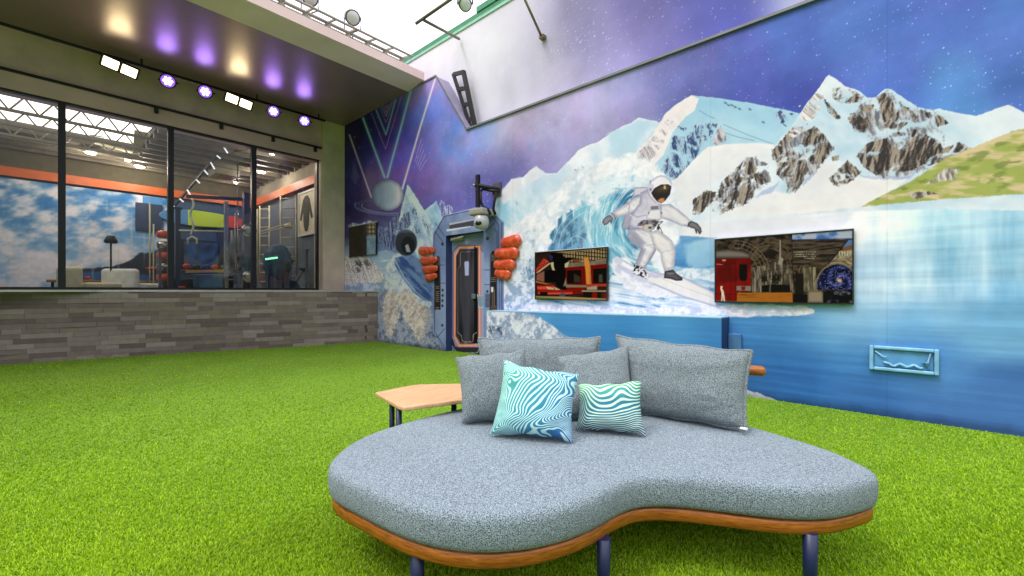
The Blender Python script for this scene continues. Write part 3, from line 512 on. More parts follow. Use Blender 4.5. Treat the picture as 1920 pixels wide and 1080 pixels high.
def zu(*p): return [(995+x*.10646, 455+y*.10646) for x, y in p]
def paint_screen_bar(C):
    px, py = C.px, C.py
    C.c[:] = mixc((30,20,14), (62,40,26), fbm(px*.1, py*.1, 601, 3))
    P = lambda q, col, soft=.6, **k: C.poly(zu(*q), col, soft, **k)
    P([(360,160),(1345,70),(1345,120),(680,190),(560,180)], (140,122,88))
    P([(560,190),(1345,90),(1345,280),(1050,320),(640,380),(560,330)], lambda i, d: mixc((46,32,20), (176,156,110), ((np.sin(px[i]*1.25) > -.35) & (np.sin(py[i]*.9-px[i]*.08) > -.6))*.85), .7)
    P([(640,370),(1050,325),(1345,280),(1345,370),(1050,405),(620,440)], lambda i, d: mixc((92,82,66), (140,128,106), fbm(px[i]*.2, py[i]*.3, 602, 3)))
    P([(620,440),(1345,370),(1345,760),(600,770)], (112,10,6))
    P([(640,490),(890,480),(890,720),(640,720)], (14,10,8)); P([(760,540),(870,600),(880,700),(760,700)], (56,44,32), 1.5)
    P([(1100,465),(1345,440),(1345,715),(1100,715)], (12,10,8)); P([(1200,560),(1260,560),(1270,700),(1200,700)], (72,66,54), 1.5)
    P([(610,740),(1000,750),(1000,790),(600,790)], (130,116,88)); P([(640,790),(980,790),(900,900),(640,900)], (120,14,8))
    P([(80,480),(230,270),(320,330),(180,480),(90,540)], lambda i, d: mixc((120,20,14), (216,80,60), vn(px[i]*.7, py[i]*.7, 4)), 1)
    P([(90,540),(330,350),(350,370),(150,520)], (190,168,126)); P([(110,560),(240,500),(240,690),(100,660)], (134,88,72), 1)
    P([(245,490),(420,470),(620,500),(600,700),(245,700)], (10,8,8)); P([(80,670),(300,720),(380,730),(260,735),(90,700)], (176,100,50))
    # dark figure with outstretched arms
    P([(330,190),(460,180),(560,200),(600,260),(760,260),(790,290),(660,320),(600,400),(620,560),(590,700),(640,830),(520,830),(440,740),(430,600),(450,480),(380,480),(340,350),(420,320),(320,290)], (10,9,9))
    P([(345,355),(400,340),(410,440),(430,490),(380,480)], (196,180,136)); P([(600,370),(680,330),(650,430),(600,440)], (190,176,136))
    P([(620,620),(640,740),(570,770)], (120,112,98), 1); P([(330,200),(400,250),(370,310),(325,280)], (40,40,84))
    P([(930,280),(1010,250),(1050,420),(1070,730),(980,750),(965,480)], (206,134,50)); P([(1030,400),(1070,730),(1040,740)], (190,96,60), 1)
    P([(720,280),(860,300),(870,350),(760,350)], (110,66,30), 1)
    # furniture
    P([(110,760),(400,740),(430,790),(520,830),(740,850),(740,900),(600,910),(300,910),(130,900)], lambda i, d: mixc((150,24,14), (214,74,54), ss(-.3, .5, np.sin(py[i]*.55))))
    P([(270,770),(400,800),(410,830),(300,820)], (186,170,130)); P([(420,780),(530,830),(430,835)], (180,160,120))
    P([(160,870),(300,870),(300,930),(170,930)], (16,12,10)); P([(980,730),(1345,725),(1345,770),(980,770)], (176,50,34))
    P([(990,780),(1170,760),(1170,830),(990,830)], (160,146,116), 1); P([(900,840),(1345,840),(1345,865),(900,865)], (150,136,104))
    P([(930,870),(1240,870),(1240,985),(930,985)], (22,12,8)); P([(1080,875),(1170,875),(1170,985),(1080,985)], (126,12,8)); P([(1290,880),(1345,880),(1345,985),(1290,985)], (126,12,8))
    P([(500,910),(560,880),(610,900),(600,960),(510,960)], (60,80,80), 1)
    P([(80,940),(600,950),(1345,985),(1345,1010),(80,1010)], (156,128,86)); P([(80,955),(400,975),(700,1005),(80,1010)], (90,110,30))
    C.c *= .95

# =================================================================== Blender part
import bpy, bmesh, random
from mathutils import Vector, Matrix
random.seed(4)
sc = bpy.context.scene
COL = sc.collection
R = math.radians
def cam_w(cx, cd, z):      # camera right / forward distances -> world point
    return Vector((U[0]*cx+U[1]*cd, V[0]*cx+V[1]*cd, z))
def PX(px, py, X=None, Y=None, Z=None, t=None):
    if X is not None: return Vector(on_x(px, py, X))
    if Y is not None: return Vector(on_y(px, py, Y))
    if Z is not None: return Vector(on_z(px, py, Z))
    return cam_w((px-CX)/F_PX*t, t, CAMH+(HZ-py)/F_PX*t)
CAMROT = math.atan2(0.6654, 0.7465)
# ---------------------------------------------------------------- materials
def lin(c): 
    c = np.asarray(c, float)/255.0
    return np.where(c <= .04045, c/12.92, ((c+.055)/1.055)**2.4)
def L4(c): return (*[float(v) for v in lin(c)], 1)
class Mt:
    def __init__(s, name):
        s.m = bpy.data.materials.new(name); s.m.use_nodes = True
        s.nt = s.m.node_tree; s.nt.nodes.clear()
        s.out = s.n('ShaderNodeOutputMaterial'); s.b = s.n('ShaderNodeBsdfPrincipled')
        s.nt.links.new(s.b.outputs[0], s.out.inputs[0])
    def n(s, t, **k):
        n = s.nt.nodes.new(t)
        for a, v in k.items(): setattr(n, a, v)
        return n
    def l(s, a, b): s.nt.links.new(a, b)
    def tex(s, kind='Object'): 
        t = s.n('ShaderNodeTexCoord'); return t.outputs[kind]
    def mapped(s, scale=(1,1,1), rot=(0,0,0), kind='Object'):
        m = s.n('ShaderNodeMapping'); s.l(s.tex(kind), m.inputs[0]); m.inputs['Scale'].default_value = scale; m.inputs['Rotation'].default_value = rot
        return m.outputs[0]
    def noise(s, vec, scale, detail=3, rough=.55, dist=0):
        n = s.n('ShaderNodeTexNoise'); s.l(vec, n.inputs['Vector']); n.inputs['Scale'].default_value = scale
        n.inputs['Detail'].default_value = detail; n.inputs['Roughness'].default_value = rough; n.inputs['Distortion'].default_value = dist
        return n.outputs[0]
    def ramp(s, fac, stops):
        r = s.n('ShaderNodeValToRGB'); s.l(fac, r.inputs[0]); e = r.color_ramp.elements
        while len(e) < len(stops): e.new(.5)
        for k, (p, c) in enumerate(stops): e[k].position = p; e[k].color = c if len(c) == 4 else (*c, 1)
        return r.outputs[0]
    def bump(s, h, strength=.3, dist=.01):
        b = s.n('ShaderNodeBump'); s.l(h, b.inputs['Height']); b.inputs['Strength'].default_value = strength; b.inputs['Distance'].default_value = dist
        s.l(b.outputs[0], s.b.inputs['Normal']); return b
    def set(s, **k):
        for a, v in k.items(): s.b.inputs[a].default_value = v
        return s
def simple(name, c, rough=.5, metal=0, var=.15, scale=6, bump=0, bscale=60, spec=.5, detail=4, mscale=(1,1,1)):
    M = Mt(name); v = M.mapped(mscale); a = np.array(lin(c))
    f = M.noise(v, scale, detail)
    M.l(M.ramp(f, [(.3, tuple(a*(1-var))), (.7, tuple(np.minimum(a*(1+var), .95)))]), M.b.inputs['Base Color'])
    M.set(Roughness=rough, Metallic=metal); M.b.inputs['Specular IOR Level'].default_value = spec
    if bump: M.bump(M.noise(v, bscale, 3), bump, .005)
    return M.m
def emis(name, c, st):
    M = Mt(name); v = M.mapped(); f = M.noise(v, 30, 1)
    M.l(M.ramp(f, [(0, tuple(np.array(c)*.95)), (1, tuple(c))]), M.b.inputs['Emission Color'])
    M.set(Roughness=.4); M.b.inputs['Emission Strength'].default_value = st; M.b.inputs['Base Color'].default_value = (*c, 1)
    return M.m
def painted(name, rough=.55, bump=.05, coat=0, spec=.14):
    M = Mt(name); a = M.n('ShaderNodeAttribute', attribute_name='paint'); v = M.mapped()
    f = M.noise(v, 3, 4); r = M.ramp(f, [(.3, (.93,.93,.93)), (.7, (1,1,1))])
    mx = M.n('ShaderNodeMix', data_type='RGBA', blend_type='MULTIPLY'); mx.inputs[0].default_value = 1
    M.l(a.outputs['Color'], mx.inputs[6]); M.l(r, mx.inputs[7]); M.l(mx.outputs[2], M.b.inputs['Base Color'])
    M.set(Roughness=rough); M.b.inputs['Specular IOR Level'].default_value = spec
    M.bump(M.noise(v, 35, 4), bump, .01)
    return M.m
# ---------------------------------------------------------------- objects
def mesh_obj(name, verts, faces, mat, parent=None, smooth=False, loc=None):
    me = bpy.data.meshes.new(name); me.from_pydata([tuple(v) for v in verts], [], faces); me.validate(); me.update()
    o = bpy.data.objects.new(name, me); COL.objects.link(o)
    for m in (mat if isinstance(mat, (list, tuple)) else [mat]): me.materials.append(m)
    if smooth: me.polygons.foreach_set('use_smooth', [True]*len(me.polygons))
    if parent: attach(o, parent)
    return o
def attach(o, p):
    o.parent = p; o.matrix_parent_inverse = p.matrix_world.inverted() if False else Matrix.Translation(-p.location) @ Matrix.Identity(4) if not any(p.rotation_euler) else p.matrix_basis.inverted()
def tag(o, label, cat, group=None, kind=None):
    if label: o['label'] = label
    if cat: o['category'] = cat
    if group: o['group'] = group
    if kind: o['kind'] = kind
    return o
def empty(name, loc, label, cat, group=None):
    o = bpy.data.objects.new(name, None); COL.objects.link(o); o.location = loc; o.empty_display_size = .1
    return tag(o, label, cat, group)
class B:
    """collects boxes, tubes and lathes into one mesh"""
    def __init__(s): s.bm = bmesh.new()
    def box(s, lo, hi, mat=None, M=None):
        lo, hi = Vector(lo), Vector(hi); r = bmesh.ops.create_cube(s.bm, size=1)
        T = Matrix.Translation((lo+hi)/2) @ Matrix.Diagonal((*(abs(a) for a in (hi-lo)), 1))
        bmesh.ops.transform(s.bm, verts=r['verts'], matrix=(M @ T) if M else T); return s
    def prism(s, pts, a, b, axis='z'):
        f = {'z': lambda p, h: (p[0], p[1], h), 'y': lambda p, h: (p[0], h, p[1]), 'x': lambda p, h: (h, p[0], p[1])}[axis]
        v0 = [s.bm.verts.new(f(p, a)) for p in pts]; v1 = [s.bm.verts.new(f(p, b)) for p in pts]; n = len(pts)
        s.bm.faces.new(v0); s.bm.faces.new(v1[::-1])
        for k in range(n): s.bm.faces.new((v0[k], v0[(k+1) % n], v1[(k+1) % n], v1[k]))
        return s
    def bar(s, p, q, w, h=None, seg=0, w2=None):
        p, q = Vector(p), Vector(q); d = q-p; L = d.length; h = h or w
        z = d.normalized(); up = Vector((0,0,1)) if abs(z.z) < .95 else Vector((0,1,0))
        x = up.cross(z).normalized(); y = z.cross(x)
        T = Matrix((x, y, z)).transposed().to_4x4(); T.translation = (p+q)/2
        if seg:
            r = bmesh.ops.create_cone(s.bm, cap_ends=True, segments=seg, radius1=w/2, radius2=(w2 or w)/2, depth=L)
            bmesh.ops.transform(s.bm, verts=r['verts'], matrix=T)
            for v in r['verts']:
                for f in v.link_faces:
                    if len(f.verts) == 4: f.smooth = True
        else:
            r = bmesh.ops.create_cube(s.bm, size=1); bmesh.ops.transform(s.bm, verts=r['verts'], matrix=T @ Matrix.Diagonal((w, h, L, 1)))
        return s
    def tube(s, pts, r, seg=8):
        pts = [Vector(p) for p in pts]; rings = []
        for k, p in enumerate(pts):
            d = (pts[min(k+1, len(pts)-1)]-pts[max(k-1, 0)]).normalized(); up = Vector((0,0,1)) if abs(d.z) < .9 else Vector((0,1,0))
            x = up.cross(d).normalized(); y = d.cross(x); rr = r[k] if isinstance(r, (list, tuple)) else r
            rings.append([s.bm.verts.new(p+x*rr*math.cos(a)+y*rr*math.sin(a)) for a in [2*math.pi*j/seg for j in range(seg)]])
        for a, b in zip(rings, rings[1:]):
            for j in range(seg):
                f = s.bm.faces.new((a[j], a[(j+1) % seg], b[(j+1) % seg], b[j])); f.smooth = True
        s.bm.faces.new(rings[0][::-1]); s.bm.faces.new(rings[-1]); return s
    def lathe(s, prof, seg=24, M=None):
        rings = []
        for (r, z) in prof: rings.append([s.bm.verts.new((r*math.cos(a), r*math.sin(a), z)) for a in [2*math.pi*j/seg for j in range(seg)]])
        vs = [v for g in rings for v in g]
        for a, b in zip(rings, rings[1:]):
            for j in range(seg):
                f = s.bm.faces.new((a[j], a[(j+1) % seg], b[(j+1) % seg], b[j])); f.smooth = True
        s.bm.faces.new(rings[0][::-1]); s.bm.faces.new(rings[-1])
        if M: bmesh.ops.transform(s.bm, verts=vs, matrix=M)
        return s
    def sphere(s, c, rad, seg=16, sc_=(1,1,1), M=None):
        r = bmesh.ops.create_uvsphere(s.bm, u_segments=seg, v_segments=max(6, seg//2), radius=rad)
        T = Matrix.Translation(c) @ (M or Matrix.Identity(4)) @ Matrix.Diagonal((*sc_, 1)); bmesh.ops.transform(s.bm, verts=r['verts'], matrix=T)
        for v in r['verts']:
            for f in v.link_faces: f.smooth = True
        return s
    def out(s, name, mat, parent=None, bevel=0, seg=2):
        bmesh.ops.recalc_face_normals(s.bm, faces=s.bm.faces)
        me = bpy.data.meshes.new(name); s.bm.to_mesh(me); s.bm.free(); me.materials.append(mat)
        o = bpy.data.objects.new(name, me); COL.objects.link(o)
        if bevel:
            m = o.modifiers.new('bevel', 'BEVEL'); m.width = bevel; m.segments = seg; m.limit_method = 'ANGLE'; m.angle_limit = R(40); m.harden_normals = False
        if parent: attach(o, parent)
        return o
def copy_tree(o):
    c = o.copy(); COL.objects.link(c)
    for ch in [x for x in o.children]:
        d = ch.copy(); COL.objects.link(d); d.parent = c
        for g in [x for x in ch.children]:
            e = g.copy(); COL.objects.link(e); e.parent = d
    return c
def grid_mesh(name, P, paint, keep, mat, parent=None, gain=1.0, painter=None):
    """P: (nx, nz, 3) vertex positions; paint: function filling a canvas; keep: face mask"""
    nx, nz = P.shape[:2]; v = P.reshape(-1, 3)
    px, py = to_px(v[:, 0], v[:, 1], v[:, 2]); C = Cnv(px, py, v[:, 0], v[:, 2]); paint(C)
    ii, jj = np.meshgrid(np.arange(nx-1), np.arange(nz-1), indexing='ij')
    q = np.stack([ii*nz+jj, (ii+1)*nz+jj, (ii+1)*nz+jj+1, ii*nz+jj+1], -1)
    q = q[keep] if keep is not None else q.reshape(-1, 4)
    q = q.reshape(-1, 4)
    me = bpy.data.meshes.new(name); me.vertices.add(len(v)); me.vertices.foreach_set('co', v.astype(np.float32).ravel())
    me.loops.add(q.size); me.loops.foreach_set('vertex_index', q.astype(np.int32).ravel())
    me.polygons.add(len(q)); me.polygons.foreach_set('loop_start', np.arange(0, q.size, 4, dtype=np.int32))
    me.update(calc_edges=True)
    at = me.color_attributes.new('paint', 'FLOAT_COLOR', 'POINT')
    c = np.clip(C.c, 0, 255)/255.; c = c+.07*(c-.5)*(1-np.abs(2*c-1)); g_ = c.mean(1, keepdims=True); c = g_+(c-g_)*.97
    c = np.clip(lin(np.clip(c, 0, 1)*255)*gain*np.array((1.0,.935,1.03))*(1+(.40*ss(880, 700, px.ravel()) if name == 'painted_face' else 0*px.ravel()))[:, None], 0, 1); c = np.minimum(c, (.92,.865,.95)); at.data.foreach_set('color', np.c_[c, np.ones(len(c))].astype(np.float32).ravel())  # left end of the mural painted brighter to offset the canopy's shade
    me.materials.append(mat); o = bpy.data.objects.new(name, me); COL.objects.link(o)
    if parent: attach(o, parent)
    return o

# ---------------------------------------------------------------- shared materials
MURAL = painted('mural paint', .5, .05)
MURAL_G = .98
concrete = simple('cast concrete', (196,160,172), .8, var=.16, scale=2.2, bump=.25, bscale=25)
beam_c = simple('beam concrete', (198,162,174), .8, var=.14, scale=2.5, bump=.25, bscale=30, mscale=(1,.4,1))
navy = simple('navy metal', (26,34,74), .4, 0, .1)
black = simple('black metal', (24,24,27), .45, .3, .1)
black_fr = simple('black window frame', (16,17,26), .4, .2, .1)
steel = simple('galvanised steel', (150,146,138), .45, .6, .12)
whitep = simple('white paint', (226,226,222), .5, 0, .05)
wood = None

# ---------------------------------------------------------------- setting: turf
def turf():
    M = Mt('turf base'); v = M.mapped()
    f = M.noise(v, 40, 5); g = M.noise(v, 1.2, 3)
    c1 = M.ramp(f, [(.25, (.07,.17,.003)), (.75, (.22,.40,.007))])
    mx = M.n('ShaderNodeMix', data_type='RGBA', blend_type='MULTIPLY'); mx.inputs[0].default_value = 1
    M.l(c1, mx.inputs[6]); M.l(M.ramp(g, [(.3, (.8,.82,.7)), (.7, (1,1,1))]), mx.inputs[7]); M.l(mx.outputs[2], M.b.inputs['Base Color'])
    M.set(Roughness=.8); M.bump(f, .6, .01)
    n = 60; X = np.linspace(-1, 1, n); X = np.sign(X)*np.abs(X)**2.2*60
    verts = [(x-4, y-8, 0) for x in X for y in X]
    faces = [(i*n+j, (i+1)*n+j, (i+1)*n+j+1, i*n+j+1) for i in range(n-1) for j in range(n-1)]
    tag(mesh_obj('lawn', verts, faces, M.m), 'bright green artificial turf lawn', None, kind='structure')
    # blades: one object, one triangle pair each, denser near the viewpoint
    rng = np.random.default_rng(3); N = 820000
    cd = 1/np.sqrt(rng.uniform(1/11.5**1.35, 1/.78**1.35, N)**(2/1.35)); cr = (rng.uniform(-1.32, 1.32, N))*cd
    x = U[0]*cr+U[1]*cd; y = V[0]*cr+V[1]*cd
    # the rest of the yard, outside that wedge
    ex = rng.uniform(-10, 4, 330000); ey = rng.uniform(-4.5, 5.1, 330000); er = U[0]*ex+V[0]*ey; ed = U[1]*ex+V[1]*ey
    o_ = (abs(er) > 1.32*ed) | (ed < .78); x = np.r_[x, ex[o_]]; y = np.r_[y, ey[o_]]; cd = np.r_[cd, np.full(o_.sum(), 5.0)]
    # keep them in the yard
    kx = np.where(y > .9, -8.68+(5.16-y)*(-1.30)/4.26, -9.98) - .0
    ok = (y < 5.13) & (x > kx)
    # a clump pattern: lean direction follows a slow noise
    x, y, cd = x[ok], y[ok], cd[ok]; n = len(x)
    h = rng.uniform(.008, .019, n)*(1+.10*cd/4); a = rng.uniform(0, 2*np.pi, n)
    lean = h*rng.uniform(.2, 1.1, n); la = 6.28*fbm(x*1.3, y*1.3, 7, 3)*.8+rng.normal(0, 1.3, n)
    w = .0011*(1+cd*.45); dx = np.cos(a)*w; dy = np.sin(a)*w
    lx = np.cos(la)*lean; ly = np.sin(la)*lean
    V_ = np.empty((n, 5, 3), np.float32)
    V_[:, 0] = np.c_[x-dx, y-dy, np.zeros(n)]; V_[:, 1] = np.c_[x+dx, y+dy, np.zeros(n)]
    V_[:, 2] = np.c_[x+dx*.8+lx*.4, y+dy*.8+ly*.4, h*.6]; V_[:, 3] = np.c_[x-dx*.8+lx*.4, y-dy*.8+ly*.4, h*.6]
    V_[:, 4] = np.c_[x+lx, y+ly, h*.95]
    base = (np.arange(n)*5)[:, None]
    q = base+np.array([[0,1,2,3]]); t = base+np.array([[3,2,4]])
    loops = np.concatenate([q, t], 1).ravel().astype(np.int32)
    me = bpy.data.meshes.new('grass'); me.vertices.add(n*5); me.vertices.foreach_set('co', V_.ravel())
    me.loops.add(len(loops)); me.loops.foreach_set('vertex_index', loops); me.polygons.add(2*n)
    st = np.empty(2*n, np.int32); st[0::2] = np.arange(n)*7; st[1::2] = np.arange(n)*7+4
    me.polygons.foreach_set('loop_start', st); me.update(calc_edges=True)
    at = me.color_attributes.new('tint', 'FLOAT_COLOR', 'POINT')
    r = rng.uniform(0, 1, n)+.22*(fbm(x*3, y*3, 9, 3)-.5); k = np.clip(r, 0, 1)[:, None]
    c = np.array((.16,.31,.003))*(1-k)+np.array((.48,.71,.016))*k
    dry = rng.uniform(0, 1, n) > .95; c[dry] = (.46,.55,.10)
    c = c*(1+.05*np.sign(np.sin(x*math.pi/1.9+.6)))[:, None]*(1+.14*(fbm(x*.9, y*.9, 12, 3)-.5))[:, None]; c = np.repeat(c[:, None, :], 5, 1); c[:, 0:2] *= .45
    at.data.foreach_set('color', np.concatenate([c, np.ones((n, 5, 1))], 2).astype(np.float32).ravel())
    G = Mt('turf blades'); aa = G.n('ShaderNodeAttribute', attribute_name='tint'); G.l(aa.outputs['Color'], G.b.inputs['Base Color']); G.set(Roughness=.55)
    G.b.inputs['Specular IOR Level'].default_value = .25
    tr = G.n('ShaderNodeBsdfTranslucent'); G.l(aa.outputs['Color'], tr.inputs[0]); mxs = G.n('ShaderNodeMixShader'); mxs.inputs[0].default_value = .3
    G.l(G.b.outputs[0], mxs.inputs[1]); G.l(tr.outputs[0], mxs.inputs[2]); G.l(mxs.outputs[0], G.out.inputs[0])
    me.materials.append(G.m); o = bpy.data.objects.new('grass', me); COL.objects.link(o)
    tag(o, 'short bright green synthetic grass blades covering the lawn', 'grass', kind='stuff')
turf()

# ---------------------------------------------------------------- mural wall
WY = 5.16
def top_at(x): return np.interp(x, [-10.4, -6.57, -5.69, 4], [5.31, 5.31, 4.05, 4.035])
DX0 = on_y(836, 500, WY)[0]; DX1 = on_y(907, 500, WY)[0]; DZ = 2.19
def wall_cols(p0, p1, st, extra, xend, Y=WY):
    xs = [on_y(p, 500, Y)[0] for p in np.arange(p0, p1, st)]
    xs += list(np.linspace(xs[-1]+.02, xend, 50)); xs = np.array(xs)
    for e in extra: xs[np.argmin(abs(xs-e))] = e
    return np.sort(xs)
def mural_wall():
    xs = wall_cols(646, 1925, 1.35, (DX0, DX1, -6.57, -5.69), 3.6)
    k, n = 270, 540; P = np.zeros((len(xs), n+1, 3))
    for i, x in enumerate(xs):
        z = np.concatenate([np.linspace(-.02, DZ, k, endpoint=False), np.linspace(DZ, top_at(x), n+1-k)])
        P[i, :, 0] = x; P[i, :, 1] = WY; P[i, :, 2] = z
    xc = (xs[:-1]+xs[1:])/2; keep = np.ones((len(xs)-1, n), bool)
    keep[np.ix_((xc > DX0) & (xc < DX1), np.arange(n) < k)] = False
    e = empty('mural_wall', (-3, WY, 0), 'long outdoor wall painted with snowy mountains, surfing astronaut and stars', 'wall')
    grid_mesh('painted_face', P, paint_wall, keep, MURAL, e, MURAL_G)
    grey = simple('painted edge', (150,142,172), .6, var=.12)
    trim = simple('grey edge trim', (120,118,128), .5, .2)
    o = B().prism([(-6.57,5.31),(-6.575,5.30),(-5.70,4.045),(-5.69,4.055)], WY+.003, 5.478, 'y').out('side_return', grey, e)
    B().box((-5.69,WY+.003,4.0),(3.6,5.478,4.03)).out('ledge', grey, e)
    b = B(); b.bar((-10.3,WY-.004,5.315),(-6.57,WY-.004,5.315), .03); b.bar((-6.57,WY-.006,5.315),(-5.69,WY-.006,4.055), .022); b.bar((-5.69,WY-.010,4.05),(3.6,WY-.010,4.04), .045, .03)
    b.out('edge_trim', trim, e)
    # recess of the door
    dj = simple('navy door jamb', (40,62,118), .5)
    b = B(); b.box((DX0-.03,WY+.004,0),(DX0,WY+.16,DZ)); b.box((DX1,WY+.004,0),(DX1+.03,WY+.16,DZ)); b.box((DX0,WY+.004,DZ),(DX1,WY+.16,DZ+.03)); b.out('door_jamb', dj, e)
    return e
mural_wall()
def upper_wall():
    Y = 5.48
    xs = wall_cols(735, 1600, 1.8, (), 3.6, Y); n = 230; zt_ = 6.23
    P = np.zeros((len(xs), n+1, 3)); P[:, :, 0] = xs[:, None]; P[:, :, 1] = Y; P[:, :, 2] = np.linspace(3.7, zt_, n+1)[None]
    e = empty('upper_backdrop_wall', (-3, Y, 3.7), 'tall upper wall set back above the mural, fading from painted white glare to starry violet', 'wall')
    grid_mesh('painted_face', P, paint_upper, None, MURAL, e, 1.0)
    gm = simple('green painted flashing', (58,140,104), .5, var=.2, scale=9)
    gl = simple('pale green flashing', (150,205,180), .5, var=.15, scale=9)
    b = B(); b.box((-10.3,Y-.012,zt_),(3.6,Y+.06,zt_+.10)); b.out('green_flashing', gm, e)
    b = B(); b.box((-10.3,Y-.02,zt_-.05),(3.6,Y-.001,zt_)); b.out('pale_flashing', gl, e)
    b = B()
    for px in (905, 925, 942): p = PX(px, 30, Y=Y); b.box((p.x-.14, Y-.03, zt_+.1),(p.x+.14, Y+.05, zt_+.2))
    b.out('green_bracket', gm, e)
    for p in ((1000,), ): pass
    return e
upper_wall()
def door():
    Y = WY+.15
    xs = np.linspace(DX0-.02, DX1+.02, 70); zs = np.linspace(0, DZ+.02, 170)
    P = np.zeros((len(xs), len(zs), 3)); P[:, :, 0] = xs[:, None]; P[:, :, 1] = Y; P[:, :, 2] = zs[None]
    e = empty('door', ((DX0+DX1)/2, Y, 0), 'narrow dark spaceship style door outlined in glowing orange, set in the mural', 'door')
    grid_mesh('door_leaf', P, paint_door, None, MURAL, e, 1.5)
    p = PX(888, 556, Y=Y-.02); B().box((p.x-.05, Y-.03, p.z-.04),(p.x+.05, Y-.003, p.z+.05)).out('lock', simple('lock plate', (120,140,156), .3, .5), e, .006)
    p = PX(898, 560, Y=Y-.02); B().bar((p.x, Y-.05, p.z-.06),(p.x, Y-.05, p.z+.08), .02, seg=10).out('handle', steel, e)
    # door closer bar
    p = PX(860, 446, Y=Y-.05); b = B(); b.box((p.x-.22, Y-.07, DZ-.10),(p.x+.1, Y-.003, DZ-.03)); b.bar((p.x-.15, Y-.10, DZ-.08),(p.x+.22, Y-.13, DZ-.05), .025); b.out('closer', simple('pale closer', (170,164,150), .5), e, .008)
door()
# low wall standing in front of the mural
def low_wall():
    y0 = 4.877; xl, xr = -4.90, -1.345; hl, hr = .815, .853
    xs = np.linspace(xl, xr, 300); n = 70; P = np.zeros((300, n+1, 3)); P[:, :, 0] = xs[:, None]; P[:, :, 1] = y0
    for i, x in enumerate(xs): P[i, :, 2] = np.linspace(-.01, hl+(hr-hl)*(x-xl)/(xr-xl), n+1)
    e = empty('low_wall', (-3.1, 5, 0), 'low projecting wall painted blue water with white surf at its left end', 'wall')
    grid_mesh('painted_front', P, paint_low, None, MURAL, e, MURAL_G)
    nv = simple('dark blue wall end', (30,48,104), .5)
    tp = simple('pale blue wall top', (150,190,215), .5)
    B().prism([(xl, -.01),(xr, -.01),(xr, hr-.001),(xl, hl-.001)], y0+.003, WY-.002, 'y').out('wall_core', nv, e)
    B().prism([(xl, hl),(xr, hr),(xr, hr+.012),(xl, hl+.012)], y0-.002, WY-.002, 'y').out('wall_top', tp, e)
    p = PX(1377, 640, Y=WY-.03); B().box((p.x-.06, WY-.05, p.z-.09),(p.x+.07, WY-.002, p.z+.085)).out('junction_box', simple('blue junction box', (74,118,168), .5), None, .008)
    tag(bpy.data.objects['junction_box'], 'small blue painted box on the wall just right of the low wall end', 'junction box')
low_wall()
# flat screens on the mural
def screen(label, x0p, x1p, yt, yb, fn, res, Y=5.115):
    a = PX(x0p, yt[0], Y=Y); b = PX(x1p, yt[1], Y=Y); c = PX(x1p, yb[1], Y=Y); d = PX(x0p, yb[0], Y=Y)
    zt_ = (a.z+b.z)/2; zb = (c.z+d.z)/2
    xs = np.linspace(a.x+.012, b.x-.012, res[0]); zs = np.linspace(zb+.012, zt_-.012, res[1]); P = np.zeros((res[0], res[1], 3)); P[:, :, 0] = xs[:, None]; P[:, :, 1] = Y; P[:, :, 2] = zs[None]
    e = empty('wall_screen', ((a.x+b.x)/2, Y, zb), label, 'screen', 'flat screens on the mural wall')
    grid_mesh('screen_face', P, fn, None, painted('screen surface '+str(x0p), .22, 0, spec=.12), e, 1.0)
    bz = simple('screen bezel', (30,30,34), .3)
    q = B(); t = .012
    for lo, hi in (((a.x, zb), (a.x+t, zt_)), ((b.x-t, zb), (b.x, zt_)), ((a.x+t, zb), (b.x-t, zb+t)), ((a.x+t, zt_-t), (b.x-t, zt_))): q.box((lo[0], Y-.006, lo[1]), (hi[0], Y+.03, hi[1]))
    q.out('bezel', bz, e)
    B().box((a.x+t, Y+.004, zb+t), (b.x-t, WY-.001, zt_-t)).out('back_box', bz, e)
    B().box((a.x-.004, Y-.008, zt_), (b.x+.004, Y+.03, zt_+.008)).out('top_strip', simple('pale strip', (210,214,220), .4), e)
screen('wide wall screen showing a red train carriage in a station hall', 1340, 1601, (450,427), (567,571), paint_screen_hall, (230,120))
screen('smaller wall screen showing red seating and a dark figure with raised arms', 1003, 1139, (473,463), (562,564), paint_screen_bar, (150,100))
def paint_screen_far(C):
    px, py = C.px, C.py
    C.c[:] = mixc((44,36,26), (62,54,40), fbm(px*.2, py*.1, 701, 3))
    C.poly([(687,410),(710,410),(710,490),(687,490)], lambda i, d: mixc((90,130,170), (176,196,206), fbm(px[i]*.2, py[i]*.15, 702, 3)), .5)  # sky reflection painted onto the right part of the screen
    C.poly([(687,410),(710,410),(710,440),(687,442)], lambda i, d: mixc((96,84,60), (186,170,130), (np.sin(px[i]*.9)+np.sin(py[i]*.8) > .6)*1.0), .5)
    C.line([(687,410),(687,490)], 1, (30,26,22)); C.line([(687,446),(707,444)], 1, (190,196,196))
screen('dark wall screen at the far left of the mural beside the concrete column', 655, 705, (425,417), (482,478), paint_screen_far, (50,60))

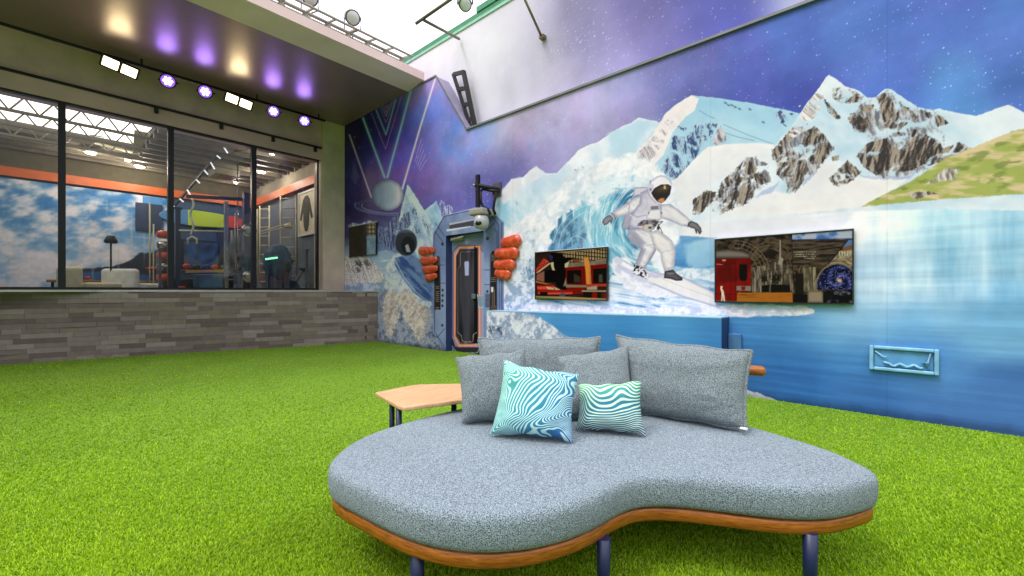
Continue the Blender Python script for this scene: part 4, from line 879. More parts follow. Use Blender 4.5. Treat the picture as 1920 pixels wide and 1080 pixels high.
# access hatch on the right
def hatch():
    Y = WY-.03; a = PX(1630, 645, Y=Y); b = PX(1761, 709, Y=Y)
    zt_, zb = a.z-.01, b.z+.02; e = empty('access_hatch', ((a.x+b.x)/2, Y, zb), 'blue painted access hatch cover with sealed rim low on the right of the mural', 'hatch')
    M = simple('hatch blue', (92,152,204), .35, var=.2, scale=5); rim = simple('hatch rim', (130,184,222), .35, var=.2, scale=12)
    M2 = B(); M2.box((a.x+.035, WY-.012, zb+.035),(b.x-.035, WY-.003, zt_-.035)); M2.out('panel', M, e)
    q = B(); t = .03
    for lo, hi in (((a.x, zb), (a.x+t, zt_)), ((b.x-t, zb), (b.x, zt_)), ((a.x+t, zb), (b.x-t, zb+t)), ((a.x+t, zt_-t), (b.x-t, zt_))): q.box((lo[0], Y-.01, lo[1]), (hi[0], WY-.002, hi[1]))
    q.out('rim', rim, e, .01, 3)
    # folds of the cover: a lip and sagging creases
    q = B(); w = b.x-a.x
    q.tube([(a.x+.10, WY-.02, zb+.08+.01*math.sin(k)) if k == 0 else (a.x+.10+(w-.2)*k/14, WY-.028-.008*math.sin(k*2.1), zb+.06+.012*math.sin(k*1.3)) for k in range(15)], .012, 8)
    q.tube([(b.x-.05, WY-.02, zt_-.04),(b.x-.07, WY-.035, zt_-.12),(b.x-.10, WY-.03, zb+.10),(b.x-.06, WY-.025, zb+.05)], .010, 8)
    q.tube([(a.x+.04, WY-.02, zt_-.05),(a.x+.1, WY-.035, zt_-.10),(a.x+.12, WY-.03, zb+.13)], .007, 8)
    q.out('cover_folds', rim, e)
hatch()
# big red claw-like fingers curling round the portal frame
def hands():
    RM = Mt('red finger skin'); v = RM.mapped(); f = RM.noise(v, 18, 5); 
    RM.l(RM.ramp(f, [(.3, (.36,.025,.008)), (.55, (.62,.085,.028)), (.8, (.80,.20,.08))]), RM.b.inputs['Base Color']); RM.set(Roughness=.28); RM.bump(RM.noise(v, 26, 3), .25, .006)
    L = [((786,471),(812,469),9),((789,489),(817,487),8.5),((793,506),(818,503),8.5),((798,521),(817,517),7.8)]
    Rr = [((975,451),(943,455),11.6),((971,474),(932,475),11.6),((965,496),(930,496),11),((957,515),(931,512),9.6)]
    for nm, lst, lab in (('left', L, 'four red fingers gripping the left edge of the spaceship door frame'), ('right', Rr, 'four larger red fingers gripping the right edge of the spaceship door frame')):
        Y = WY-.03; c = PX(*lst[1][1], Y=Y); e = empty('monster_hand', (c.x, Y, c.z), lab, 'mural relief', 'red hands on the door frame')
        for tip, root, r in lst:
            a = PX(*tip, Y=Y); b = PX(*root, Y=Y); rr = r*abs(PX(900,560,Y=Y).z-PX(900,561,Y=Y).z)*(1 if nm == 'left' else .93)
            rr *= 1.08
            d = (b-a); n = 14; bm = B(); pts = []; rad = []
            sgn = 1 if d.x > 0 else -1; tipc = a+Vector((sgn*rr*.75, 0, 0))
            for k in range(n+1):
                t = k/n; p = tipc.lerp(b, t)+Vector((0, -.0*math.sin(t*3), -.006*math.sin(t*math.pi))); pts.append(p); rad.append(rr*(1.0-.30*t*t))
            # rounded tip
            cap = [(tipc-Vector((sgn*rr*.96*math.sin(q), 0, 0)), rr*.96*math.cos(q)) for q in (1.45, 1.2, .9, .6, .3)]
            P_ = [c_[0] for c_ in cap]+pts; r_ = [max(c_[1], .004) for c_ in cap]+rad
            endc = [(b+Vector((sgn*rr*.5*math.sin(q), .0, 0)), rad[-1]*math.cos(q)) for q in (.5, .9, 1.3)]
            P_ += [q_[0] for q_ in endc]; r_ += [max(q_[1], .004) for q_ in endc]
            bm.tube(P_, r_, 20)
            bmesh.ops.transform(bm.bm, verts=bm.bm.verts, matrix=Matrix.Translation((0, Y, 0)) @ Matrix.Diagonal((1, .5, 1, 1)) @ Matrix.Translation((0, -Y, 0)))
            bm.out('finger', RM.m, e)
hands()
# black bracket with dome camera above the door
def bracket():
    Y = WY; b = lambda x, y, d=.0: PX(x, y, Y=Y-d)
    e = empty('camera_bracket', b(930,360), 'black bent wall bracket mounted above the spaceship door', 'bracket')
    q = B(); p = b(934,356); q.box((p.x-.10, Y-.03, p.z-.12),(p.x+.08, Y-.002, p.z+.12)); q.out('wall_plate', simple('grey plate', (90,88,98), .4, .4), e, .005)
    q = B(); q.tube([PX(936,356,Y=Y-.03), PX(920,352,Y=Y-.14), PX(900,348,Y=Y-.26), PX(890,347,Y=Y-.30)], .035); q.out('arm', black, e)
    q = B(); q.bar(PX(896,328,Y=Y-.28), PX(896,388,Y=Y-.28), .065, .05); q.out('post', black, e)
    q = B(); q.tube([PX(936,358,Y=Y-.05), PX(925,358,Y=Y-.12), PX(905,354,Y=Y-.2), PX(901,360,Y=Y-.24), PX(901,378,Y=Y-.24), PX(906,388,Y=Y-.22), PX(915,393,Y=Y-.2), PX(919,402,Y=Y-.15)], .028); q.out('cable', black, e)
    q = B(); q.tube([PX(925,362,Y=Y-.1), PX(928,372,Y=Y-.1), PX(925,392,Y=Y-.09), PX(929,402,Y=Y-.04)], .022); q.out('loop_cable', black, e)
    q = B(); q.sphere(PX(889.5,347.5,Y=Y-.31), .028); q.out('knob', steel, e)
    e = empty('dome_camera', PX(900,400,Y=Y-.26), 'beige and white dome security camera hanging over the spaceship door', 'security camera')
    c = PX(905,398,Y=Y-.2); wp = simple('camera shell', (150,144,134), .35, var=.05)
    q = B(); q.box((c.x-.20, Y-.34, c.z-.055),(c.x+.13, Y-.02, c.z+.055)); q.out('housing', wp, e, .03, 4)
    c2 = PX(903,414,Y=Y-.24); q = B(); q.lathe([(.07, .09),(.105, .07),(.125, 0),(.125,-.06),(.10,-.12),(.03,-.14)], 24, Matrix.Translation(c2)); q.out('dome', simple('dome shell', (170,170,176), .25, var=.06), e)
    q = B(); q.sphere(c2+Vector((.02,-.065,-.05)), .075, 20, (1,1,.7)); q.out('lens', simple('lens black', (14,14,18), .08), e)
bracket()
# black truss section leaning in the notch of the wall
def notch_truss():
    e = empty('ladder_truss', PX(888,238,Y=5.30), 'short black scuffed truss section leaning in the notch of the mural wall', 'truss')
    M = simple('scuffed black paint', (34,32,30), .5, .2, .9, 22, detail=6)
    tl, bl = PX(850,139,Y=5.36), PX(882,238,Y=5.36); tr, br = PX(869,134,Y=5.30), PX(891,239,Y=5.30)
    q = B(); q.bar(bl, tl, .055, .05); q.out('rail', M, e); q = B(); q.bar(br, tr, .08, .05); q.out('rail', M, e)
    for t in (.99, .70, .41, .14): q = B(); q.bar(bl.lerp(tl, t), br.lerp(tr, t), .04, .07); q.out('rung', M, e)
notch_truss()
# thin pipes and bars standing out over the wall top
def pipes():
    br = simple('weathered pipe', (112,106,92), .5, .4, .2)
    q = B(); q.bar(PX(780,44,t=6.9), PX(852,-6,t=6.4), .05, seg=8); q.bar(PX(795,38,t=6.8), PX(861,73,Y=5.44), .05, seg=8); o = q.out('pipe_frame', br); tag(o, 'thin grey pipe frame reaching from the sky to the green flashing', 'pipe frame')
    q = B(); q.bar(PX(980,-10,Y=4.9), PX(1016,70,Y=5.42), .04, seg=8); q.box(PX(1016,70,Y=5.42)-Vector((.04,.03,.02)), PX(1016,70,Y=5.42)+Vector((.05,.055,.03))); o = q.out('stay_rod', simple('brown rod', (128,112,84), .5, .3)); tag(o, 'slanting brown stay rod fixed to the pale upper wall', 'rod')
    q = B(); q.tube([PX(1300,5,Y=5.2)+Vector((0,0,0)), PX(1320,-30,Y=5.2)], .01)
    q.bm.free()
pipes()

# ---------------------------------------------------------------- studio building on the left
def building():
    e = empty('studio_building', (-10.3, 2, 0), 'concrete studio building with three tall dark framed windows under a deep flat canopy', 'building')
    cb = simple('soffit paint', (136,108,116), .31, 0, .08, 3, spec=.55)
    fas = simple('pale fascia', (240,206,210), .7, var=.06, scale=2)
    # canopy
    B().prism([(-7.45,5.285),(-6.94,5.345),(-6.94,5.50),(-11,5.50),(-11,5.285)], -9.5, WY-.01, 'y').out('canopy', cb, e)
    q = B(); q.prism([(-7.47,5.280),(-6.93,5.342),(-6.93,5.50),(-6.945,5.50),(-6.945,5.35),(-7.46,5.288)], -9.5, WY-.012, 'y'); q.out('fascia', fas, e)
    # column and beam
    q = B(); q.box((-10.75,4.62,1.13),(-10.22,WY-.003,5.284)); q.out('column', simple('column concrete', (196,180,168), .8, var=.14, scale=2.4, bump=.25, bscale=25), e, .012)
    q = B(); q.box((-10.7,-9,4.32),(-10.31,4.62,4.60)); q.out('beam', beam_c, e)
    q = B(); q.box((-10.7,-9,4.60),(-10.34,4.62,5.284)); q.out('lintel_wall', concrete, e)
    q = B(); q.box((-10.308,-9,4.585),(-10.27,4.60,4.625))
    for px in (293, 415, 512, 591): p = PX(px, 290, X=-10.29); q.box((-10.306,p.y-.03,4.48),(-10.26,p.y+.03,4.60))
    q.out('cable_rail', black, e, 0)
    q = B(); q.box((-10.62,-9,1.13),(-10.05,4.9,1.165)); q.out('window_sill', simple('sill', (176,172,164), .5), e)
    # windows
    ys = [-5.5, -4.05, -2.6, -1.16, .285, 1.727, 3.16, 4.56]
    g = Mt('window glass'); g.nt.nodes.remove(g.b); tr = g.n('ShaderNodeBsdfTransparent'); gl = g.n('ShaderNodeBsdfGlossy'); gl.inputs['Roughness'].default_value = .02
    nz = g.noise(g.mapped(), .8, 2); bp = g.n('ShaderNodeBump'); g.l(nz, bp.inputs['Height']); bp.inputs['Strength'].default_value = .05; g.l(bp.outputs[0], gl.inputs['Normal'])
    tr.inputs[0].default_value = (.80,.82,.83,1); fr = g.n('ShaderNodeFresnel'); fr.inputs[0].default_value = 1.7; mx = g.n('ShaderNodeMixShader')
    g.l(fr.outputs[0], mx.inputs[0]); g.l(tr.outputs[0], mx.inputs[1]); g.l(gl.outputs[0], mx.inputs[2]); g.l(mx.outputs[0], g.out.inputs[0])
    for a, b in zip(ys, ys[1:]):
        w = B(); f = .045
        for lo, hi in (((a, 1.165), (a+f, 4.32)), ((b-f, 1.165), (b, 4.32)), ((a+f, 1.165), (b-f, 1.165+f)), ((a+f, 4.32-.03), (b-f, 4.32))): w.box((-10.44, lo[0], lo[1]), (-10.34, hi[0], hi[1]))
        o = w.out('window', black_fr, e)
        p = mesh_obj('pane', [(-10.39,a+f,1.21),(-10.39,b-f,1.21),(-10.39,b-f,4.29),(-10.39,a+f,4.29)], [(0,1,2,3)], g.m); p.parent = o; p.matrix_parent_inverse = (Matrix.Translation((10.3,-2,0)))
        p.matrix_parent_inverse = Matrix.Identity(4) if False else o.matrix_parent_inverse.copy() if False else p.matrix_parent_inverse
    return e
BL = building()
bpy.context.view_layer.update()
for o in bpy.data.objects:
    if o.name.startswith('pane'): o.matrix_parent_inverse = o.parent.matrix_world.inverted()
def room():
    XB, YR, ZF, ZC = -16.3, 5.0, .62, 4.72
    e = empty('gym_room', (-13, 0, ZF), 'blue walled gym and lounge interior with orange cornice behind the windows', 'room')
    blue = simple('blue wall', (46,74,112), .7, var=.12); olive = simple('olive upper wall', (92,84,62), .8, var=.15); grey = simple('grey blue side wall', (104,112,124), .7, var=.12)
    org = simple('orange cornice', (206,96,34), .5, var=.1); dk = simple('dark ceiling', (78,72,60), .8, var=.2)
    B().box((XB-.2,-9,ZF-.1),(-10.46,YR,ZF)).out('floor', simple('gym floor', (60,64,72), .5), e)
    B().box((XB-.2,-9,ZF),(XB,YR,3.98)).out('back_wall', blue, e)
    B().box((XB-.2,-9,4.2),(XB-.02,YR,ZC)).out('upper_back_wall', olive, e)
    B().box((XB-.2,YR,ZF),(-10.76,YR+.12,3.98)).out('side_wall', grey, e)
    B().box((XB-.2,YR,4.2),(-10.76,YR+.12,ZC)).out('upper_side_wall', simple('plaster', (150,142,124), .8), e)
    q = B(); q.box((XB-.04,-9,3.98),(XB+.14,YR-.14,4.2)); q.box((XB-.04,YR-.14,3.98),(-10.8,YR+.04,4.2)); q.out('cornice', org, e)
    B().box((XB-.2,-9.2,ZF),(-10.46,-9,ZC)).out('end_wall', blue, e)
    # ceiling with a skylight opening
    q = B(); q.box((XB-.2,1.75,ZC),(-10.72,YR+.12,ZC+.1)); q.box((XB-.2,-9.2,ZC),(-14.6,1.75,ZC+.1)); q.box((-11.2,-9.2,ZC),(-10.72,1.75,ZC+.1)); q.box((-14.6,-9.2,ZC),(-11.2,-3.5,ZC+.1)); q.out('ceiling', dk, e)
    rb = simple('ceiling rib', (104,96,82), .6, .2)
    for k in range(11): x = -10.9-.5*k; B().box((x-.05,-9 if x < -14.6 or x > -11.2 else 1.76,ZC-.13),(x+.05,4.95,ZC-.002)).out('ceiling_rib', rb, e)
    for x in (-11.9, -12.9, -13.8):
        q = B(); q.bar((x,-3.5,ZC-.02),(x,1.75,ZC-.02), .05); q.bar((x,-3.5,ZC-.3),(x,1.75,ZC-.3), .05)
        for j in range(14): y = 1.7-j*.37; q.bar((x,y,ZC-.02),(x,y-.18,ZC-.3), .025); q.bar((x,y-.18,ZC-.3),(x,y-.37,ZC-.02), .025)
        q.out('skylight_truss', rb, e)
    # roof above the skylight
    M = emis('skylight film', (1,.97,.86), 2.2); B().box((-14.7,-3.6,ZC+.25),(-11.1,1.85,ZC+.27)).out('skylight', M, e)
    # window reflection of sky and clouds, painted as a picture on the back wall
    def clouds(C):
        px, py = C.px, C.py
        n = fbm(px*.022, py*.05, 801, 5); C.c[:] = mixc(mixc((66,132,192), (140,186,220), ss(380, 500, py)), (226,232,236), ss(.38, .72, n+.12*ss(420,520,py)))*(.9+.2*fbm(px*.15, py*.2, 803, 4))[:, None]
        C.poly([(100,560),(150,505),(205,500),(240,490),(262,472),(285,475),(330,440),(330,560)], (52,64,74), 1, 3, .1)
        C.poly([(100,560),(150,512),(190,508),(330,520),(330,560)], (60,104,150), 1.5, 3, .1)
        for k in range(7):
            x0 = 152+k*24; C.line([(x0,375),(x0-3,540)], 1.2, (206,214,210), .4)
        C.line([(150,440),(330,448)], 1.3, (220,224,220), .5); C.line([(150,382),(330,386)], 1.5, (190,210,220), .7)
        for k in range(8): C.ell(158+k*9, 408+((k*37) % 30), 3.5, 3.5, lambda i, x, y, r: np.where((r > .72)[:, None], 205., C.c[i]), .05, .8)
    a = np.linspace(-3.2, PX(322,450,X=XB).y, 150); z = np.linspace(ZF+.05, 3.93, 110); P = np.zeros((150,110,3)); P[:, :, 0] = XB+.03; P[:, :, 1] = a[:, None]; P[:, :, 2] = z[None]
    grid_mesh('painted_sky_reflection', P, clouds, None, painted('painted window reflection', .3), e, 1.0)
    # --- lit lamps inside
    lampm = emis('warm lamp', (1,.86,.62), 22)
    for k, (px, py) in enumerate(((170,286), (490,322), (443,342), (510,287), (240,300), (262,312))):
        p = PX(px, py, Z=ZC-.14) if False else PX(px, py, t=(ZC-.16-CAMH)*F_PX/(HZ-py))
        if p.x < XB+.2: p = PX(px, py, X=XB+.4)
        big = k in (0, 1, 5); s = .10 if big else .06
        e2 = empty('downlight', p, ['round white downlight at the far left of the gym ceiling', 'bright downlight behind the right window', 'small downlight behind the middle window', 'small warm downlight near the top of the right window', 'tiny ceiling spot left of the first mullion', 'second tiny ceiling spot beside the first mullion'][k], 'lamp', 'lit lamps in the gym')
        q = B(); q.lathe([(s*.8, 0), (s, -.01), (s*.9, -.03), (s*.3, -.035)], 16, Matrix.Translation(p)); q.out('lens', lampm, e2)
        ld = bpy.data.lights.new('lamp_glow', 'POINT'); ld.energy = 52 if big else 24; ld.color = (1,.88,.72); ld.shadow_soft_size = .1
        lo = bpy.data.objects.new('lamp_glow', ld); COL.objects.link(lo); lo.location = p+Vector((0,0,-.12)); attach(lo, e2)
        q = B(); q.lathe([(s*1.25, .02), (s*1.25, 0), (s*1.1, -.008)], 16, Matrix.Translation(p)); q.out('ring', whitep, e2)
    # hanging white strip baffles and ducts
    for k, (x0, y0, x1, y1) in enumerate(((170,222,182,255), (268,215,262,285), (180,268,248,286), (388,232,368,262), (440,268,410,292))):
        t = 9.6+.2*k; a = PX(x0,y0,t=t); b = PX(x1,y1,t=t+.9); q = B(); q.bar(a, b, .26 if k != 2 else .12, .03); o = q.out('acoustic_baffle', simple('cream baffle', (206,198,160), .6))
        tag(o, ['hanging cream baffle with round holes below the skylight', 'upright pale baffle beside the first mullion', 'long low cream baffle under the skylight', 'pale steel baffle at top of the middle window', 'second pale baffle hanging in the middle window'][k], 'baffle', 'hanging ceiling baffles')
    # duct box
    q = B(); c = PX(420,318,t=12.2); q.box(c-Vector((.35,.3,.22)), c+Vector((.35,.3,.2))); o = q.out('air_duct', simple('duct metal', (120,116,104), .4, .5), None, .01); tag(o, 'boxy grey air duct hanging behind the middle window', 'duct')
    # row of small spot lamps on a diagonal track
    tm = simple('track', (40,38,36), .5); q = B(); q.bar(PX(325,388,t=11.2), PX(445,248,t=10.4), .05); e2 = empty('spot_track', PX(385,320,t=10.8), 'diagonal ceiling track with a row of small lit spot lamps', 'lamp track'); q.out('track', tm, e2)
    sp = emis('spot tube', (.92,.94,1), 1.0)
    for k in range(9):
        t = .04+k*.115+.02*math.sin(k*5.1); c = PX(325+120*t, 388-140*t, t=11.2-.8*t); q = B(); q.bar(c+Vector((0,-.05,-.06)), c+Vector((.0,.03,-.17+.05*math.sin(k*2.3))), .035, seg=8); q.out('spot_lamp', sp, e2)
room()
def gym():
    XB = -16.3
    met = simple('chrome', (170,168,160), .25, .9); nb = simple('rack navy', (34,42,66), .4, .2); pale = simple('pale scaffold paint', (206,200,166), .5)
    # power rack
    e = empty('power_rack', PX(440,545,t=9.8), 'dark navy power rack with perforated upright in the middle window', 'gym rack')
    q = B(); q.bar(PX(461,556,t=10.3), PX(461,362,t=10.3), .17, .12); q.out('upright', nb, e); q = B(); q.bar(PX(424,556,t=9.8), PX(424,378,t=9.8), .075, .075); q.out('upright', met, e)
    q = B(); q.bar(PX(350,368,t=9.8), PX(455,374,t=10.2), .07, .07); q.out('top_bar', nb, e); q = B(); q.bar(PX(336,432,t=9.8), PX(424,434,t=9.8), .035, seg=8); q.out('pull_bar', pale, e)
    for x in (441, 446): q = B(); q.bar(PX(x,505,t=10.1), PX(x,395,t=10.1), .022, seg=8); q.out('guide_rod', met, e)
    for k, (x, y, r) in enumerate(((467,432,.16), (463,487,.2), (467,519,.14))):
        q = B(); q.lathe([(r*.3,-.05),(r,-.05),(r,.05),(r*.3,.05)], 20, Matrix.Translation(PX(x,y,t=10.0)) @ Matrix.Rotation(R(90),4,'Y') @ Matrix.Rotation(R(20),4,'X')); q.out('weight_plate', [met, black, met][k], e)
    # surfboard on the wall
    e = empty('wall_surfboard', PX(390,412,X=XB+.1), 'lime and red surfboard hung on the blue wall behind the middle window', 'surfboard')
    pts = []
    for k in range(40):
        a = 2*math.pi*k/40; pts.append((math.cos(a)*1.25*(1), math.sin(a)*.24*(1-.25*math.cos(a))))
    c = PX(392,412,X=XB+.1); SB = Mt('surfboard bands'); sx = SB.n('ShaderNodeSeparateXYZ'); SB.l(SB.tex('Object'), sx.inputs[0]); mr = SB.n('ShaderNodeMapRange'); SB.l(sx.outputs[1], mr.inputs[0]); mr.inputs[1].default_value = c.y-1.25; mr.inputs[2].default_value = c.y+1.25
    rp = SB.n('ShaderNodeValToRGB'); rp.color_ramp.interpolation = 'CONSTANT'; SB.l(mr.outputs[0], rp.inputs[0]); el = rp.color_ramp.elements; el.new(.3); el.new(.62)
    for k, (p, cc) in enumerate(((0, (70,130,190)), (.28, (176,206,40)), (.66, (206,60,50)), (.95, (230,190,150)))) if False else enumerate(((0, (70,130,190)), (.28, (176,206,40)), (.66, (206,60,50)), (.95, (230,190,150)))):
        if k < len(el): el[k].position = p; el[k].color = L4(cc)
        else: x = el.new(p); x.color = L4(cc)
    SB.l(rp.outputs[0], SB.b.inputs['Base Color'])
    B().prism([(c.y+p[0], c.z+p[1]) for p in pts], XB+.04, XB+.12, 'x').out('board', SB.m, e, .02)
    B().prism([(c.y+.62+.24*math.cos(t), c.z+.2*math.sin(t)) for t in np.linspace(0, 6.28, 24, endpoint=False)], XB+.12, XB+.13, 'x').out('red_disc', simple('disc red', (206,60,50), .4), e)
    B().box((XB+.01, c.y-1.6, c.z-.42), (XB+.035, c.y-1.15, c.z+.5)).out('light_blue_panel', simple('light blue', (70,140,206), .6), e)
    # big screen
    e = empty('gym_screen', PX(385,480,X=XB+.1), 'large dark screen with blue picture under the surfboard', 'screen')
    a = PX(345,452,X=XB+.1); b = PX(424,505,X=XB+.1); DS = Mt('screen picture'); v = DS.mapped(); DS.l(DS.ramp(DS.noise(v, 1.6, 5, dist=1), [(.35, (.01,.012,.02)), (.55, (.03,.10,.28)), (.75, (.16,.12,.08))]), DS.b.inputs['Base Color']); DS.set(Roughness=.15)
    B().box((XB+.02, a.y, b.z),(XB+.10, b.y, a.z)).out('panel', DS.m, e); q = B(); q.box((XB+.02, a.y-.06, b.z-.06),(XB+.08, a.y, a.z+.06)); q.box((XB+.02, b.y, b.z-.06),(XB+.08, b.y+.06, a.z+.06)); q.box((XB+.02, a.y-.01, a.z),(XB+.079, b.y+.01, a.z+.06)); q.box((XB+.02, a.y-.01, b.z-.06),(XB+.079, b.y+.01, b.z)); q.out('frame', black, e)
    # chain with gymnastic handle
    q = B()
    ch = [PX(360+3*math.sin(k*.8), 372+k*5.2, t=9.7) for k in range(14)]; q.tube(ch, .022, 8); q.tube([PX(352,458,t=9.7), PX(352,448,t=9.7), PX(360,443,t=9.7), PX(369,448,t=9.7), PX(369,458,t=9.7)], .02, 8); o = q.out('hanging_cable', simple('white cable', (214,214,208), .4)); tag(o, 'white cable with a forked handle hanging in the middle window', 'cable')
    # treadmill-like bench
    e = empty('treadmill', PX(385,545,t=11), 'low black treadmill with wooden rail behind the middle window', 'treadmill')
    q = B(); c = PX(385,530,t=11.3); q.box(c-Vector((.3,.9,.55)), c+Vector((.3,.6,.1))); q.out('deck', simple('treadmill dark', (26,28,32), .4), e, .04, 3)
    q = B(); q.bar(PX(350,509,t=11), PX(421,508,t=11), .07); q.out('wood_rail', simple('wood rail', (196,150,90), .5), e)
    q = B(); c = PX(395,525,t=10.8); q.box(c-Vector((.1,.35,.2)), c+Vector((.1,.35,.14))); q.out('blue_cover', simple('blue cover', (48,82,110), .6), e, .03, 3)
    q = B(); c = PX(341,541,t=10.2); q.box(c-Vector((.06,.06,.06)), c+Vector((.06,.06,.06))); q.out('red_case', simple('red case', (206,70,40), .5), e, .01)
    # ladder frames
    for k, (x0, x1, t0, yb, yt, rg, lab) in enumerate(((487,505,12.6,540,386,9,'pale ladder frame just right of the second mullion'), (526,555,12.2,548,366,10,'taller pale ladder frame in the middle of the right window'), (471,482,12.8,540,392,8,'narrow pale ladder partly hidden by the second mullion'))):
        e = empty('gym_ladder', PX(x0,yb,t=t0), lab, 'ladder', 'pale ladder frames in the gym')
        for x in (x0, x1): q = B(); q.bar(PX(x,yb,t=t0), PX(x,yt,t=t0), .04, seg=8); q.out('rail', pale, e)
        for j in range(rg): y = yb-12-(yb-yt-18)*j/(rg-1); q = B(); q.bar(PX(x0,y,t=t0), PX(x1,y,t=t0), .03, seg=8); q.out('rung', pale, e)
    q = B(); q.bar(PX(490,434,t=12.2), PX(545,418,t=12.0), .04, seg=8); q.bar(PX(490,438,t=12.2), PX(545,423,t=12.0), .03, seg=8); q.sphere(PX(541,424,t=11.9), .09, 12, (1,1.3,.8)); o = q.out('yellow_beam', pale); tag(o, 'pale beam linking two ladder frames in the right window', 'beam')
    # framed jacket
    Y = 4.98; a = PX(563,380,Y=Y); b = PX(591,433,Y=Y); e = empty('framed_jacket', (a.x, Y, b.z), 'white framed picture of a dark jacket at the right edge of the window', 'picture')
    z1, z0 = 3.85, 2.72; x0, x1 = a.x, b.x
    B().box((x0, Y-.03, z0),(x1, Y, z1)).out('mat_board', simple('cream board', (226,216,184), .6), e)
    q = B(); q.box((x0-.05, Y-.05, z0-.05),(x1+.05, Y-.031, z0)); q.box((x0-.05, Y-.05, z1),(x1+.05, Y-.031, z1+.05)); q.box((x0-.05, Y-.05, z0),(x0, Y-.031, z1)); q.box((x1, Y-.05, z0),(x1+.05, Y-.031, z1)); q.out('frame', whitep, e)
    cx = (x0+x1)/2; w = (x1-x0); h = z1-z0; zc = (z0+z1)/2
    jk = [(-.08,.42),(.08,.42),(.2,.34),(.42,-.12),(.34,-.16),(.2,.08),(.16,-.3),(.06,-.44),(-.06,-.44),(-.16,-.3),(-.2,.08),(-.34,-.16),(-.42,-.12),(-.2,.34)]
    B().prism([(cx+p[0]*w, zc+p[1]*h) for p in jk], Y-.045, Y-.032, 'y').out('jacket', simple('jacket dark', (58,54,50), .7), e, .004)
    # draped boxing dummy with blue quilted cover
    e = empty('covered_machine', PX(520,545,t=10.8), 'bulky machine under a blue grey quilted cover in the right window', 'covered machine')
    c = PX(521,492,t=11.0); bm = B(); bm.sphere(c, .5, 40, (.62,.66,.95)); 
    for v in bm.bm.verts:
        d = v.co-c; f = 1+.05*math.sin(d.z*34)+.06*math.sin(d.x*13+d.y*9)+.05*random.random(); v.co = c+Vector((d.x*f, d.y*f, d.z))
    bm.out('quilted_cover', simple('quilt', (66,92,112), .7, var=.2), e)
    for dx in (-.22, .2):
        q = B(); cc = c+cam_w(dx, 0, 0); q.bar(cc+Vector((0,0,-.25)), Vector((cc.x, cc.y, .62)), .17, .14); q.out('leg', simple('machine grey', (78,82,92), .5), e, .02)
    q = B(); q.box(c+Vector((-.02,-.2,-1.2)), c+Vector((.1,.22,-.3))); q.out('body', simple('machine body', (92,96,108), .5), e, .03)
    q = B(); q.bar(PX(498,486,t=10.4), PX(520,483,t=10.4), .04); q.out('green_light', emis('green light', (.3,1,.6), 1.5), e)
    # armchairs and side lamp in the lounge
    cream = simple('cream upholstery', (206,200,170), .7); wh = simple('white upholstery', (226,226,224), .7)
    for k, (px, t0, m, lab) in enumerate(((168, 9.0, cream, 'cream tub armchair at the lower left of the window'), (246, 9.8, wh, 'white tub armchair left of the first mullion'))):
        c = PX(px, 545, t=t0); c.z = .62; e = empty('armchair', c, lab, 'armchair', 'lounge armchairs')
        T = Matrix.Translation(c) @ Matrix.Rotation(R(200+30*k), 4, 'Z')
        q = B(); q.box((-.36,-.36,.12),(.36,.36,.44), M=T); q.out('seat', m, e, .06, 3)
        q = B(); q.box((-.36,.24,.44),(.36,.40,1.02), M=T); q.out('backrest', m, e, .07, 3)
        for s_ in (-1, 1): q = B(); q.box((s_*.36-.09,-.36,.44),(s_*.36+.09,.24,.70), M=T); q.out('armrest', m, e, .05, 3)
        for sx in (-.3, .3):
            for sy in (-.3, .3): q = B(); q.bar(T @ Vector((sx,sy,0)), T @ Vector((sx,sy,.12)), .04, seg=8); q.out('leg', black, e)
    e = empty('floor_lamp', PX(208,545,t=9.4), 'slim black stand lamp between the two armchairs', 'lamp'); q = B(); c = PX(208,545,t=9.4); q.bar((c.x,c.y,.64),(c.x,c.y,2.25), .035, seg=8); q.out('pole', black, e)
    q = B(); q.lathe([(.10,2.2),(.12,2.24),(.07,2.36),(.02,2.38)], 16, Matrix.Translation((c.x,c.y,0))); q.out('lamp_shade', black, e); q = B(); q.lathe([(.16,.62),(.16,.64),(.03,.66)], 16, Matrix.Translation((c.x,c.y,0))); q.out('base', black, e)
    # round dark stools seen over the sill, orange screen rack
    e = empty('shelf_rack', PX(300,545,t=10.4), 'slim rack of orange and chrome gear beside the first mullion', 'rack')
    q = B(); q.bar(PX(281,556,t=10.6), PX(281,380,t=10.6), .035, seg=8); q.out('pole', pale, e); q = B(); q.bar(PX(288,556,t=10.4), PX(288,420,t=10.4), .03, seg=8); q.out('pole', pale, e)
    for k, y in enumerate((440,460,480,500,520)): q = B(); c = PX(308,y,t=10.3); q.lathe([(.1,-.09),(.15,-.05),(.15,.05),(.1,.09)], 16, Matrix.Translation(c)); q.out('gear_drum', [simple('gear orange', (206,80,40), .4), met][k % 2], e)
gym()
